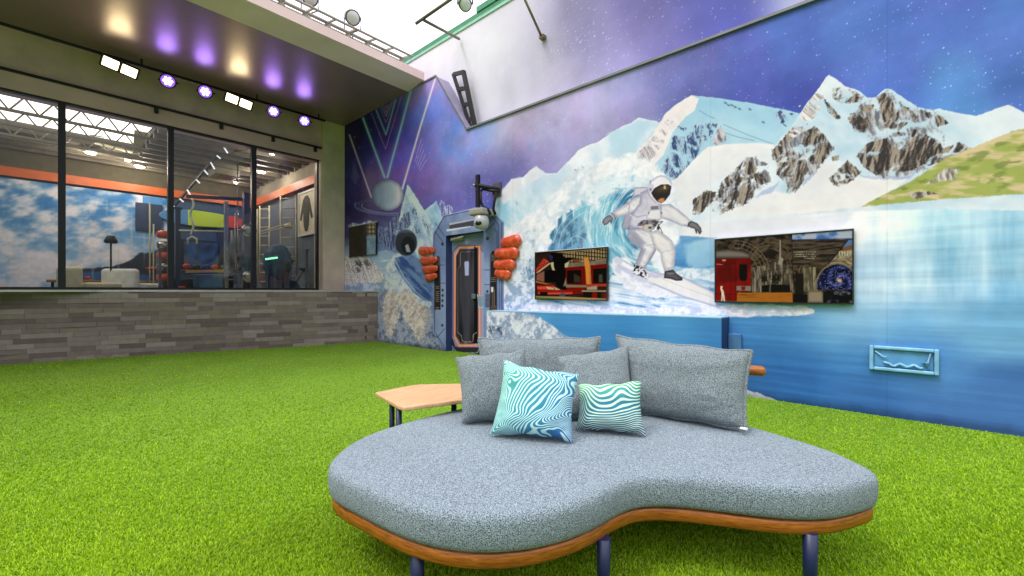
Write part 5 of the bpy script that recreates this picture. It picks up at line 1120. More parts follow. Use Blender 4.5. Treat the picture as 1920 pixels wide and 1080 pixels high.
def clutter():
    dk = simple('dark rubber', (30,32,38), .5); nv = simple('dark blue gear', (30,48,84), .5); rd = simple('red gear', (176,52,34), .5); gy = simple('mid grey gear', (96,100,108), .45, .2); wt = simple('off white gear', (200,200,196), .5); wd = simple('wood gear', (150,108,66), .5)
    c = PX(446,470,t=11.2); e = empty('punching_bag', c, 'dark hanging punching bag between the rack and the second mullion', 'punching bag')
    q = B(); q.lathe([(.05,-.62),(.17,-.58),(.19,0),(.17,.52),(.06,.56)], 20, Matrix.Translation(c)); q.out('bag', dk, e); q = B(); q.bar(c+Vector((0,0,.56)), (c.x,c.y,4.6), .03, seg=6); q.out('chain', gy, e)
    e = empty('bench_table', PX(200,545,t=10.5), 'long dark table with cups behind the tub armchairs', 'table'); c = PX(205,528,t=11.0)
    q = B(); q.box(c-Vector((.3,1.1,.03)), c+Vector((.3,1.1,.03))); q.out('table_top', wd, e, .01)
    for dy in (-1, 1): q = B(); q.bar((c.x,c.y+dy,.62),(c.x,c.y+dy,c.z-.03), .05, seg=8); q.out('leg', dk, e)
    for k in range(5):
        p = c+Vector((0,-.8+.4*k,.03)); q = B(); q.lathe([(.04,0),(.05,.10),(.046,.10),(.036,.02)], 12, Matrix.Translation(p)); tag(q.out('cup', [wt, rd, gy, wt, nv][k]), ['off white cup at the left end of the lounge table','red cup on the lounge table','grey cup in the middle of the lounge table','off white cup right of the grey cup on the lounge table','dark blue cup at the right end of the lounge table'][k], 'cup', 'cups on the lounge table')
    for k, (px, y, t, m, lab) in enumerate(((188,500,12,dk,'black bar stool left of the lounge table'), (290,505,12,rd,'red bar stool by the first mullion'), (228,498,12.4,gy,'grey bar stool behind the white armchair'))):
        c = PX(px, y, t=t); e = empty('bar_stool', (c.x,c.y,.62), lab, 'stool', 'bar stools in the lounge')
        q = B(); q.lathe([(.05,-.03),(.19,-.02),(.2,.04),(.1,.07)], 18, Matrix.Translation(c)); q.out('seat', m, e); q = B(); q.bar((c.x,c.y,.64),(c.x,c.y,c.z-.02), .05, seg=10); q.out('pole', gy, e); q = B(); q.lathe([(.2,.62),(.2,.64),(.04,.66)], 18, Matrix.Translation((c.x,c.y,0))); q.out('base', gy, e)
    # dumbbell shelf
    e = empty('dumbbell_rack', PX(385,520,t=12.5), 'two tier rack of round weights low in the middle window', 'rack'); c = PX(385,508,t=12.6)
    q = B(); q.box(c-Vector((.2,1.1,.02)), c+Vector((.2,1.1,.02))); q.out('shelf', gy, e); q = B(); q.box(c-Vector((.2,1.1,.42)), c+Vector((.2,1.1,-.38))); q.out('shelf', gy, e)
    for dy in (-1.05, 1.05): q = B(); q.box((c.x-.2,c.y+dy-.03,.62),(c.x+.2,c.y+dy+.03,c.z+.05)); q.out('side_frame', dk, e)
    for k in range(9):
        p = c+Vector((.05,-.92+.23*k,.11)); q = B(); q.lathe([(.04,-.1),(.085,-.08),(.085,-.04),(.03,-.03),(.03,.03),(.085,.04),(.085,.08),(.04,.1)], 14, Matrix.Translation(p) @ Matrix.Rotation(R(90),4,'Y')); tag(q.out('dumbbell', [dk, nv, rd][k % 3]), ['black dumbbell on the top shelf of the weight rack','dark blue dumbbell on the top shelf of the weight rack','red dumbbell on the top shelf of the weight rack'][k % 3], 'dumbbell', ['black dumbbells on the rack','dark blue dumbbells on the rack','red dumbbells on the rack'][k % 3])
    # posters and panels on the walls
    for k, (a, b, z0, z1, X, m, lab) in enumerate(((1.9,2.5,2.9,3.7,None,nv,'dark blue wall panel beside the surfboard'), (3.9,4.6,1.4,3.2,None,dk,'tall dark wall panel behind the power rack')  )):
        q = B(); q.box((-16.25,a,z0),(-16.2,b,z1)); q.box((-16.2,a+.05,z0+.05),(-16.19,b-.05,z1-.05)); tag(q.out('wall_panel', m, None, .01), lab, 'panel', 'panels on the gym wall')
    for k, (x, y0, y1, t, m, lab) in enumerate(((333,392,556,10.6,nv,'dark blue post just right of the first mullion'), (300,470,556,9.6,gy,'short grey post left of the first mullion'), (575,470,556,11.2,gy,'grey post below the framed jacket'))):
        q = B(); a, b = PX(x,y1,t=t), PX(x,y0,t=t); q.bar(a, b, .12 if k == 0 else .05, .1 if k == 0 else .05); q.bar(b-Vector((0,0,.01)), b+Vector((0,0,.04)), .16 if k == 0 else .08); tag(q.out('gym_post', m), lab, 'post', 'posts in the gym')
    e = empty('exercise_bike', PX(560,540,t=11.6), 'grey exercise bike low in the right window below the framed jacket', 'exercise bike'); c = PX(562,520,t=11.8)
    q = B(); q.lathe([(.22,-.03),(.26,-.03),(.26,.03),(.22,.03)], 22, Matrix.Translation(c+Vector((0,-.25,-.35))) @ Matrix.Rotation(R(90),4,'Y')); q.out('flywheel', dk, e)
    q = B(); q.bar(c+Vector((0,-.25,-.35)), c+Vector((0,.1,.2)), .06, seg=8); q.bar(c+Vector((0,-.3,-.6)), c+Vector((0,-.2,.45)), .05, seg=8); q.out('frame', gy, e); q = B(); q.bar(c+Vector((-.18,-.2,.45)), c+Vector((.18,-.2,.45)), .04, seg=8); q.out('handlebar', dk, e); q = B(); q.sphere(c+Vector((0,.12,.24)), .11, 14, (.8,1.3,.4)); q.out('saddle', dk, e)
clutter()

# ---------------------------------------------------------------- stone faced wall below the windows
def stone_wall():
    M = Mt('stone courses'); g = M.n('ShaderNodeNewGeometry'); sx = M.n('ShaderNodeTexCoord')
    br = M.n('ShaderNodeTexBrick'); M.l(sx.outputs['UV'], br.inputs['Vector']); br.offset = .37; br.offset_frequency = 2; br.squash = 1
    br.inputs['Scale'].default_value = 1; br.inputs['Brick Width'].default_value = .40; br.inputs['Row Height'].default_value = .082; br.inputs['Mortar Size'].default_value = .0018; br.inputs['Mortar Smooth'].default_value = .2
    br.inputs['Color1'].default_value = (0,0,0,1); br.inputs['Color2'].default_value = (1,1,1,1); br.inputs['Mortar'].default_value = (.5,.5,.5,1); br.inputs['Bias'].default_value = 0
    c = M.ramp(br.outputs['Color'], [(0, tuple(lin((106,90,90)))), (.35, tuple(lin((134,117,116)))), (.65, tuple(lin((146,129,128)))), (1, tuple(lin((164,150,148))))])
    n = M.noise(M.mapped(), 9, 5); mm = M.n('ShaderNodeMix', data_type='RGBA', blend_type='MULTIPLY'); mm.inputs[0].default_value = 1; M.l(c, mm.inputs[6]); M.l(M.ramp(n, [(.3, (.82,.81,.80)), (.7, (1,1,1))]), mm.inputs[7])
    m2 = M.n('ShaderNodeMix', data_type='RGBA'); M.l(br.outputs['Fac'], m2.inputs[0]); M.l(mm.outputs[2], m2.inputs[6]); m2.inputs[7].default_value = L4((84,80,76)); M.l(m2.outputs[2], M.b.inputs['Base Color'])
    M.set(Roughness=.85); ad = M.n('ShaderNodeMath', operation='SUBTRACT'); M.l(M.noise(M.mapped(), 90, 3), ad.inputs[0]); M.l(br.outputs['Fac'], ad.inputs[1]); M.bump(ad.outputs[0], .8, .012)
    pts = [(-8.68,WY-.003), (-8.72,4.9), (-10.02,.92), (-10.06,.72), (-10.14,.5), (-10.36,-.4), (-10.40,-8)]
    e = empty('stone_wall', (-9.5, 3, 0), 'low wall clad in long grey stone bricks under the windows', 'wall')
    M = Mt('stone courses'); at_ = M.n('ShaderNodeAttribute', attribute_name='stone'); n = M.noise(M.mapped(), 9, 5); f2 = M.noise(M.mapped((1,1,3)), 60, 4)
    mm = M.n('ShaderNodeMix', data_type='RGBA', blend_type='MULTIPLY'); mm.inputs[0].default_value = 1; M.l(at_.outputs['Color'], mm.inputs[6]); M.l(M.ramp(n, [(.3, (.82,.81,.80)), (.7, (1,1,1))]), mm.inputs[7])
    m3 = M.n('ShaderNodeMix', data_type='RGBA', blend_type='MULTIPLY'); m3.inputs[0].default_value = 1; M.l(mm.outputs[2], m3.inputs[6]); M.l(M.ramp(f2, [(.3, (.84,.84,.84)), (.7, (1,1,1))]), m3.inputs[7]); M.l(m3.outputs[2], M.b.inputs['Base Color'])
    M.set(Roughness=.85); M.bump(M.noise(M.mapped(), 90, 3), .5, .006)
    cum = [0]
    for k in range(1, len(pts)): cum.append(cum[-1]+math.dist(pts[k-1], pts[k]))
    def at_l(l):
        l = min(max(l, 0), cum[-1]-1e-4); k = max(j for j in range(len(cum)-1) if cum[j] <= l); t = (l-cum[k])/(cum[k+1]-cum[k])
        return Vector((pts[k][0]+(pts[k+1][0]-pts[k][0])*t, pts[k][1]+(pts[k+1][1]-pts[k][1])*t))
    rg = random.Random(11); vs = []; fs = []; cs = []; row = 0; z = -.02; pal = [(120,105,102),(130,115,112),(138,123,120),(144,129,126),(150,136,131),(156,142,138),(164,151,146),(142,130,118)]
    while z < 1.125:
        h = .080; z1 = min(z+h, 1.127); l = -rg.uniform(0, .4)
        while l < cum[-1]:
            w = rg.choice((.22,.30,.36,.42,.5,.6)); a, b_ = at_l(l+.0012), at_l(l+w-.0012); l += w
            if (b_-a).length < .02: continue
            d = (b_-a).normalized(); nr = Vector((-d.y, d.x)); nr = nr if nr.x > 0 else -nr; o = rg.uniform(.001, .009); A0 = a-nr*.02; B0 = b_-nr*.02; A1 = a+nr*o; B1 = b_+nr*(o+rg.uniform(-.0015,.0015)); k = len(vs); zz = (z+.0012, z1-.0012)
            for p in (A0, B0, B1, A1): vs += [(p.x, p.y, zz[0]), (p.x, p.y, zz[1])]
            fs += [(k+6,k+7,k+5,k+4), (k,k+1,k+7,k+6), (k+4,k+5,k+3,k+2), (k+1,k+3,k+5,k+7), (k,k+6,k+4,k+2)]
            c_ = lin(rg.choice(pal))*rg.uniform(.78,.90); cs += [tuple(float(q_) for q_ in c_)+(1,)]*8
        z = z1 if z1 < 1.127 else 2
    o = mesh_obj('stone_cladding', vs, fs, M.m, e); ca = o.data.color_attributes.new('stone', 'FLOAT_COLOR', 'POINT')
    for k, c_ in enumerate(cs): ca.data[k].color = c_
    bm = bmesh.new(); bm.from_mesh(o.data); bmesh.ops.recalc_face_normals(bm, faces=bm.faces); bm.to_mesh(o.data); bm.free()
    B().prism([(p[0]-.012, p[1]) for p in pts]+[(-10.5,-8),(-10.5,WY-.003)], -.02, 1.09).out('mortar_core', simple('joint grey', (74,68,66), .9), e)
    B().prism([(p[0], p[1]) for p in pts]+[(-11.9,-8),(-11.9,WY-.003)], 1.10, 1.128).out('wall_core', simple('grey core', (120,116,110), .8), e)
    cp = [(p[0]+.015, p[1]-(.0 if k == 0 else .004)) for k, p in enumerate(pts)]
    B().prism(cp+[(-10.04,-8.1),(-10.04,WY-.003)] if False else cp+[(-11.45,-8.1),(-11.45,WY-.003)], 1.131, 1.160 if False else 1.128+.012).out('coping', simple('pale coping', (190,188,182), .6), e)
stone_wall()

# ---------------------------------------------------------------- stage lamps under the canopy
def stage_lights():
    warm = emis('warm floodlight', (1,.80,.50), 5); vio = emis('violet led', (.36,.14,1.0), 1.0); core = emis('violet white core', (.80,.70,1.0), 9)
    spots = [(225,126,'w'),(315,152,'v'),(385,172,'v'),(448,190,'w'),(513,209,'v'),(571,227,'v')]
    labs = ['double warm floodlight at the left end of the lamp row', 'largest round violet stage lamp, second in the lamp row', 'round violet stage lamp third from the left, left of a floodlight', 'double warm floodlight between two pairs of violet lamps', 'round violet lamp with visible LEDs, second from the column', 'round violet lamp nearest the concrete column']
    q = B(); a = PX(150,104,t=6.6); a = Vector((-9.98, -3, 5.17)); q.bar((-9.98,-8,5.17),(-9.98,4.55,5.17), .05, seg=10)
    for y in (-3, -1, 1.25, 3.1, 4.4): q.bar((-9.98,y,5.17),(-9.98,y,5.284), .03, seg=8)
    tag(q.out('lamp_rail', black), 'black pipe rail carrying the lamps under the canopy', 'rail')
    for k, (px, py, kd) in enumerate(spots):
        c = PX(px, py, X=-9.86); e = empty('floodlight' if kd == 'w' else 'stage_lamp', c, labs[k], 'lamp', 'stage lamps under the canopy')
        d = (Vector((0,0,CAMH))-c).normalized(); d = (d+Vector((.25,-.2,-.05))).normalized() if kd == 'v' else (d+Vector((.1,0,-.2))).normalized()
        T = Matrix.Translation(c) @ d.to_track_quat('Z', 'Y').to_matrix().to_4x4()
        if kd == 'v':
            q = B(); q.lathe([(.07,-.16),(.115,-.12),(.125,.0),(.125,.015),(.11,.015)], 24, T); q.out('housing', black, e)
            q = B(); r_ = .019
            for j in range(7):
                a = j*math.pi/3; o_ = (0, 0) if j == 6 else (.056*math.cos(a), .056*math.sin(a))
                q.lathe([(r_, .016), (r_, .03), (r_*.5, .036)], 12, T @ Matrix.Translation((o_[0], o_[1], 0)))
            q.out('led_cluster', core, e)
            q = B(); q.lathe([(.105, .012), (.105, .02), (.01, .021)], 24, T); q.out('lens', vio, e)
            q = B(); q.tube([T @ Vector((-.14,0,0)), T @ Vector((-.14,0,-.13)), T @ Vector((0,0,-.19)), T @ Vector((.14,0,-.13)), T @ Vector((.14,0,0))], .012); q.out('yoke', black, e)
            lc = (.42,.2,1); pw = 22
        else:
            q = B(); q.box((-.25,-.10,-.10),(.25,.10,.0), M=T @ Matrix.Rotation(R(-12),4,'Z')); q.out('housing', black, e, .01)
            for s_ in (-1, 1): q = B(); q.box((s_*.12-.10,-.075,.001),(s_*.12+.10,.075,.02), M=T @ Matrix.Rotation(R(-12),4,'Z')); q.out('lens', warm, e, .008)
            lc = (1,.72,.38); pw = 45
        q = B(); q.bar(c+Vector((-.1,0,.06)), Vector((-9.98, c.y, 5.17)), .03); q.out('clamp', black, e)
        ld = bpy.data.lights.new('lamp_glow', 'SPOT'); ld.energy = pw; ld.color = lc; ld.spot_size = R(150); ld.spot_blend = 1; ld.shadow_soft_size = .15
        lo = bpy.data.objects.new('lamp_glow', ld); COL.objects.link(lo); lo.location = c+d*.07; lo.rotation_euler = (-d).to_track_quat('Z', 'Y').to_euler()
        attach(lo, e)
stage_lights()
# ---------------------------------------------------------------- roof truss with lamps above the canopy
def truss():
    tm = simple('truss steel', (168,162,150), .5, .3); e = empty('roof_truss', (-7.6, 0, 5.5), 'light grey lattice truss running along the canopy roof', 'truss')
    y0, y1 = -6.0, 5.12
    for (x, z, w) in ((-7.6, 6.0, .06), (-7.28, 5.93, .045), (-7.75, 6.02, .035), (-7.6, 5.55, .06)): q = B(); q.bar((x,y0,z),(x,y1,z), w, seg=8); q.out('chord', tm, e)
    y = y1-.05; k = 0; P_ = B(); D_ = B(); D2 = B()
    ds = .39
    while y > y0:
        P_.bar((-7.6,y,5.5),(-7.6,y,6.0), .05); P_.bar((-7.28,y,5.93),(-7.6,y,6.0), .03)
        D_.bar((-7.6,y,6.0),(-7.6,y-ds,5.55), .022, seg=6); D2.bar((-7.6,y-ds,6.0),(-7.6,y-ds*.5,5.78), .018, seg=6); y -= ds
    P_.out('posts', tm, e); D_.out('diagonals', tm, e); D2.out('short_braces', tm, e)
    for k, (px, py, t, r, lab) in enumerate(((661,33,8.0,.135,'round spotlight on a fork above the roof truss'), (581,-4,7.6,.135,'round spotlight cut by the top of the photo above the truss'), (872,8,6.9,.105,'round spotlight under the green flashing near the pipe frame'))):
        c = PX(px,py,t=t); e = empty('roof_spotlight', c, lab, 'lamp', 'spotlights seen against the sky'); d = (Vector((0,0,1.15))-c).normalized()
        d = (d+Vector((.0,.25,0))).normalized(); T = Matrix.Translation(c) @ d.to_track_quat('Z', 'Y').to_matrix().to_4x4(); gm = simple('lamp grey', (92,92,104), .4, .3)
        q = B(); q.lathe([(r*.5,-.2),(r*.9,-.14),(r,0),(r*1.02,.03),(r*.86,.03)], 24, T); q.out('housing', gm, e)
        q = B(); q.lathe([(r*.84,.02),(r*.84,.032),(r*.2,.034)], 24, T); q.out('lens', simple('bright lens', (236,236,242), .1), e)
        q = B(); rt = cam_w(1,0,0); dn = -1 if k < 2 else 1
        q.tube([c+rt*(r*1.15), c+rt*(r*1.15)+Vector((0,0,dn*r*1.7)), c+Vector((0,0,dn*r*2.1)), c-rt*(r*1.15)+Vector((0,0,dn*r*1.7)), c-rt*(r*1.15)], .012); q.out('yoke', gm, e)
        q = B(); q.bar(c+Vector((0,0,dn*r*2.1)), c+Vector((0,0,dn*(r*2.1+.22))), .025, seg=8); q.out('stem', gm, e)
truss()

# ---------------------------------------------------------------- day bed
def boucle(name, c0, c1, sc_=250):
    M = Mt(name); v = M.mapped(); f = M.noise(v, sc_, 3, .65); g = M.noise(v, 2.5, 3)
    c = M.ramp(f, [(.38, tuple(lin(c0))), (.5, tuple((np.array(lin(c0))+lin(c1))/2)), (.62, tuple(lin(c1)))])
    mm = M.n('ShaderNodeMix', data_type='RGBA', blend_type='MULTIPLY'); mm.inputs[0].default_value = 1; M.l(c, mm.inputs[6]); M.l(M.ramp(g, [(.3, (.92,.92,.92)), (.7, (1,1,1))]), mm.inputs[7]); M.l(mm.outputs[2], M.b.inputs['Base Color'])
    M.set(Roughness=.95); M.b.inputs['Specular IOR Level'].default_value = .15; M.bump(f, .9, .006); M.b.inputs['Sheen Weight'].default_value = .15
    return M.m
FAB = boucle('blue grey boucle', (58,72,86), (172,186,198), 270)
FAB2 = boucle('grey boucle cushion', (58,70,78), (164,175,181), 270)
def wood_m(name, c0, c1, sx=(3,3,30), rough=.4, sc_=4):
    M = Mt(name); v = M.mapped(sx); f = M.noise(v, sc_, 5, .6, .6); M.l(M.ramp(f, [(.3, tuple(lin(c0))), (.7, tuple(lin(c1)))]), M.b.inputs['Base Color']); M.set(Roughness=rough); M.bump(f, .1, .004); return M.m
TEAK = wood_m('oiled teak', (106,54,14), (178,104,36), (4,4,40), .35); OAK = wood_m('pale oak', (186,142,102), (224,180,138), (14,1.2,14), .4)
def smooth_closed(P, n=14):
    P = [Vector((*p, 0)) for p in P]; out = []; N = len(P)
    for i in range(N):
        p0, p1, p2, p3 = P[i-1], P[i], P[(i+1) % N], P[(i+2) % N]
        for k in range(n):
            t = k/n; out.append(.5*((2*p1)+(-p0+p2)*t+(2*p0-5*p1+4*p2-p3)*t*t+(-p0+3*p1-3*p2+p3)*t**3))
    return out
def outline():
    P = []
    for (x, y) in ((700,1003),(760,1035),(830,1057),(905,1065),(985,1059),(1060,1040),(1110,1017),(1150,992),(1185,976),(1240,973),(1310,979),(1400,991),(1490,1000),(1560,997),(1605,984)):
        w = on_z(x, y, .235); P.append((w[0], w[1]))
    for (x, y, z) in ((1643,908,.37),(1612,872,.42),(1560,846,.42),(1490,824,.42)): w = on_z(x, y, z); P.append((w[0], w[1]))
    for (a, b) in ((1.27,2.30),(1.10,2.58),(.80,2.82),(.42,2.93),(.05,2.84),(-.30,2.64)): w = cam_w(a, b, 0); P.append((w.x, w.y))
    for (x, y, z) in ((745,797,.42),(680,821,.42),(640,853,.41),(625,895,.36),(634,940,.29)): w = on_z(x, y, z); P.append((w[0], w[1]))
    pts = smooth_closed(P); pts = [Vector((p.x, p.y)) for p in pts]; A = np.array([tuple(p) for p in pts+[pts[0]]]); dl = np.r_[0, np.cumsum(np.hypot(*np.diff(A, axis=0).T))]; tt = np.linspace(0, dl[-1], 361)[:-1]
    pts = [Vector((float(a), float(b))) for a, b in zip(np.interp(tt, dl, A[:, 0]), np.interp(tt, dl, A[:, 1]))]
    for _ in range(22): pts = [(pts[i-1]+pts[i]*2+pts[(i+1) % len(pts)])/4 for i in range(len(pts))]
    ar = sum(pts[i-1].x*pts[i].y-pts[i].x*pts[i-1].y for i in range(len(pts)))
    return offset(pts, .010 if ar > 0 else -.010)
def offset(pts, d):
    n = len(pts); out = []
    for i in range(n):
        t = (pts[(i+1) % n]-pts[i-1]).normalized(); out.append(pts[i]+Vector((t.y, -t.x))*d)
    return out
def layered(name, pts, prof, mat, parent, cap=True):
    """stack of offset outlines: prof = [(offset, z)]"""
    n = len(pts); vs = []; fs = []
    area = sum(pts[i].x*pts[(i+1) % n].y-pts[(i+1) % n].x*pts[i].y for i in range(n)); sg = 1 if area > 0 else -1
    for (d, z) in prof: vs += [(p.x, p.y, z) for p in offset(pts, d*sg)]
    for k in range(len(prof)-1):
        for i in range(n): fs.append((k*n+i, k*n+(i+1) % n, (k+1)*n+(i+1) % n, (k+1)*n+i) if sg > 0 else (k*n+i, (k+1)*n+i, (k+1)*n+(i+1) % n, k*n+(i+1) % n))
    o = mesh_obj(name, vs, fs, mat, None, True)
    bm = bmesh.new(); bm.from_mesh(o.data); bm.verts.ensure_lookup_table(); L = len(prof)-1
    for base in (0, L*n):
        f = bm.faces.new([bm.verts[base+i] for i in range(n)]); f.smooth = base > 0
        r = bmesh.ops.triangulate(bm, faces=[f])
    bmesh.ops.recalc_face_normals(bm, faces=bm.faces); bm.to_mesh(o.data); bm.free()
    if parent: attach(o, parent)
    return o
def daybed():
    pts = outline(); c = sum(pts, Vector((0,0)))/len(pts)
    e = empty('daybed', (c.x, c.y, 0), 'curved kidney shaped daybed in blue grey boucle on a teak base', 'daybed')
    prof = [(-.03,.2865),(-.008,.288),(.008,.295),(.014,.312),(.018,.340),(.0185,.384),(.0135,.402),(.004,.4125),(-.011,.4178),(-.03,.4196),(-.05,.4203)]
    m = layered('mattress', pts, prof, FAB, e)
    q = B(); sp = [p for p in offset(pts, .0)]; n = len(pts)
    layered('wood_base', pts, [(-.05,.229),(-.012,.2295),(-.003,.233),(.002,.242),(.003,.262),(.002,.276),(-.003,.283),(-.012,.2858),(-.06,.286)], TEAK, e)
    for (x, y, t) in ((-.335, 0, 1.50), (.338, 0, 1.565), (1.125, 0, 1.60), (1.10,0,2.25), (-.45,0,2.2), (.4,0,2.75)):
        p = cam_w(x, t, 0); q = B(); q.bar((p.x,p.y,0),(p.x,p.y,.24), .046, seg=20, w2=.05); q.out('leg', navy, e)
    # wooden backrest rail
    q = B(); a = cam_w(1.475, 2.50, .675); b = cam_w(.85, 2.92, .675); q.tube([a+(a-b).normalized()*.02, a+(a-b).normalized()*.012, a, a.lerp(b, .2), b], [.008,.022,.030,.031,.031], 16); q.out('back_rail', TEAK, e)
    q = B(); p = a.lerp(b, .5); q.bar((p.x,p.y,.27),(p.x,p.y,.66), .04, seg=14); q.out('rail_post', navy, e)
    # seam down the curve of the mattress
    return e
daybed()
def side_table():
    z = .50; cr = [on_z(703,735,z), on_z(745,759,z), on_z(757,763,z), on_z(862,749,z)]
    P = [Vector((c[0], c[1])) for c in cr]; P += [Vector(cam_w(.0,2.62,0)[:2]), Vector(cam_w(.02,2.9,0)[:2])]; w = on_z(862,719.5,z); P += [Vector((w[0]-.02, w[1])), Vector(on_z(790,720,z)[:2]), Vector(on_z(770,722,z)[:2])]
    c = sum(P, Vector((0,0)))/len(P); e = empty('side_table', (c.x, c.y, 0), 'low pale oak side table with navy legs behind the daybed', 'table')
    o = B().prism([(p.x, p.y) for p in P], z-.028, z).out('table_top', OAK, e, .01, 3)
    for (x, y, t) in ((748,0,2.46), (851,0,2.66), (735,0,2.72), (965,0,2.85)):
        p = cam_w((x-960)/795*t, t, 0); q = B(); q.bar((p.x,p.y,0),(p.x,p.y,z-.028), .034, seg=16); q.out('leg', navy, e)
side_table()
# cushions
def pillow(name, bl, br, tl, tr, thick, mat, label, cat='cushion', piping=True, seed=0, pinch=.5, group='loose cushions on the daybed', ears=.0, dent=.0):
    """bl..tr: corner points of the cushion's mid plane, as seen from the front"""
    bl, br, tl, tr = [Vector(p) for p in (bl, br, tl, tr)]
    nrm = (br-bl).cross(tl-bl).normalized()     # faces the viewer
    c = (bl+br+tl+tr)/4; e = empty(name, (bl+br)/2, label, cat, group)
    N = 44; g = np.linspace(-1, 1, N+1); g = np.sign(g)*np.abs(g)**.8
    vs = []; idx = {}; fs = []
    def pos(u, v, s):
        a = (u+1)/2; b = (v+1)/2
        # edges pull in between the corners
        k = 1-pinch*.11*(1-v*v)**1.0*abs(u)**3; k2 = 1-pinch*.11*(1-u*u)**1.0*abs(v)**3
        a = .5+(a-.5)*k; b = .5+(b-.5)*k2
        p = bl*(1-a)*(1-b)+br*a*(1-b)+tl*(1-a)*b+tr*a*b
        h = (max(0, 1-abs(u)**2.6)**.55)*(max(0, 1-abs(v)**2.6)**.55)
        n1 = float(fbm(u*1.3+seed, v*1.3, seed+3, 3))-.5; n2 = float(rid(u*2.2+v*.8+seed, v*2.2-u, seed+9, 3))-.6
        edge = (1-h); w = 1+.25*n1
        th = thick*.5*h*w*(1-dent*math.exp(-((u)**2*3+(v-.75)**2*4)))
        fold = .020*n2*min(1, h*2)*(0.4+abs(u*v)*1.5)
        sag = -.012*(1-h)*math.sin(u*9+seed)*abs(v)
        return p+nrm*(s*th+(fold if s > 0 else 0))+Vector((0,0,sag*.4))
    for s in (1, -1):
        for i, u in enumerate(g):
            for j, v in enumerate(g):
                bd = i in (0, N) or j in (0, N)
                if bd and s == -1: idx[(s,i,j)] = idx[(1,i,j)]; continue
                idx[(s,i,j)] = len(vs); vs.append(pos(float(u), float(v), s))
        for i in range(N):
            for j in range(N):
                q = (idx[(s,i,j)], idx[(s,i+1,j)], idx[(s,i+1,j+1)], idx[(s,i,j+1)]); fs.append(q if s > 0 else q[::-1])
    o = mesh_obj('cushion_body', vs, fs, mat, e, True)
    uvl = o.data.uv_layers.new(name='UVMap'); inv = {}
    for (s,i,j), k in idx.items(): inv.setdefault(k, (i/N, j/N))
    co = [None]*len(vs)
    for k, w in inv.items(): co[k] = w
    for lp in o.data.loops: uvl.data[lp.index].uv = co[lp.vertex_index]
    if piping:
        ring = [(g[i], -1) for i in range(N)]+[(1, g[j]) for j in range(N)]+[(g[i], 1) for i in range(N, 0, -1)]+[(-1, g[j]) for j in range(N, 0, -1)]
        P = [pos(float(u), float(v), 1) for u, v in ring]; P.append(P[0]); q = B(); q.tube(P, .0095, 8); q.out('piping', mat, e)
    if name == 'back_cushion' and seed == 2:
        q = B(); p = br+nrm*.03+Vector((0,0,.012)); q.box(p+Vector((-.02,-.012,-.010)), p+Vector((.012,.012,-.004))); q.out('care_tag', whitep, e)
    return e
def swirl(name, angle, s, pal, seed, freq=9, dist=1.0, uvs=(1,1,1)):
    M = Mt(name); uv = M.tex('UV'); mp = M.n('ShaderNodeMapping'); M.l(uv, mp.inputs[0]); mp.inputs['Scale'].default_value = uvs; mp.inputs['Location'].default_value = (seed*.37, seed*.21, seed)
    n = M.noise(mp.outputs[0], s, .6, .4, dist)
    sx = M.n('ShaderNodeSeparateXYZ'); M.l(uv, sx.inputs[0])
    lin_ = M.n('ShaderNodeMath', operation='MULTIPLY'); M.l(sx.outputs[0 if angle == 0 else 1], lin_.inputs[0]); lin_.inputs[1].default_value = .75 if angle == 0 else .85
    ad = M.n('ShaderNodeMath', operation='ADD'); M.l(n, ad.inputs[0]); M.l(lin_.outputs[0], ad.inputs[1])
    mu = M.n('ShaderNodeMath', operation='MULTIPLY'); M.l(ad.outputs[0], mu.inputs[0]); mu.inputs[1].default_value = freq*6.283
    sn = M.n('ShaderNodeMath', operation='SINE'); M.l(mu.outputs[0], sn.inputs[0])
    mr = M.n('ShaderNodeMapRange'); M.l(sn.outputs[0], mr.inputs[0]); mr.inputs[1].default_value = -.0; mr.inputs[2].default_value = .45
    grd = M.n('ShaderNodeMath', operation='ADD'); m1 = M.n('ShaderNodeMath', operation='MULTIPLY'); m2 = M.n('ShaderNodeMath', operation='MULTIPLY')
    M.l(sx.outputs[0], m1.inputs[0]); m1.inputs[1].default_value = .7 if angle == 0 else .12; M.l(sx.outputs[1], m2.inputs[0]); m2.inputs[1].default_value = -.35 if angle == 0 else -.95
    M.l(m1.outputs[0], grd.inputs[0]); M.l(m2.outputs[0], grd.inputs[1]); g2 = M.n('ShaderNodeMath', operation='ADD'); M.l(grd.outputs[0], g2.inputs[0]); g2.inputs[1].default_value = .22 if angle == 0 else .95
    col = M.ramp(g2.outputs[0], [(0, tuple(lin(pal[0]))), (.5, tuple(lin(pal[1]))), (1, tuple(lin(pal[2])))])
    mx = M.n('ShaderNodeMix', data_type='RGBA'); M.l(mr.outputs[0], mx.inputs[0]); M.l(col, mx.inputs[6]); mx.inputs[7].default_value = L4(pal[3]); M.l(mx.outputs[2], M.b.inputs['Base Color'])
    M.set(Roughness=.8); M.bump(M.noise(M.mapped(), 350, 1), .2, .002)
    return M.m
def K(px, py, t): return PX(px, py, t=t)
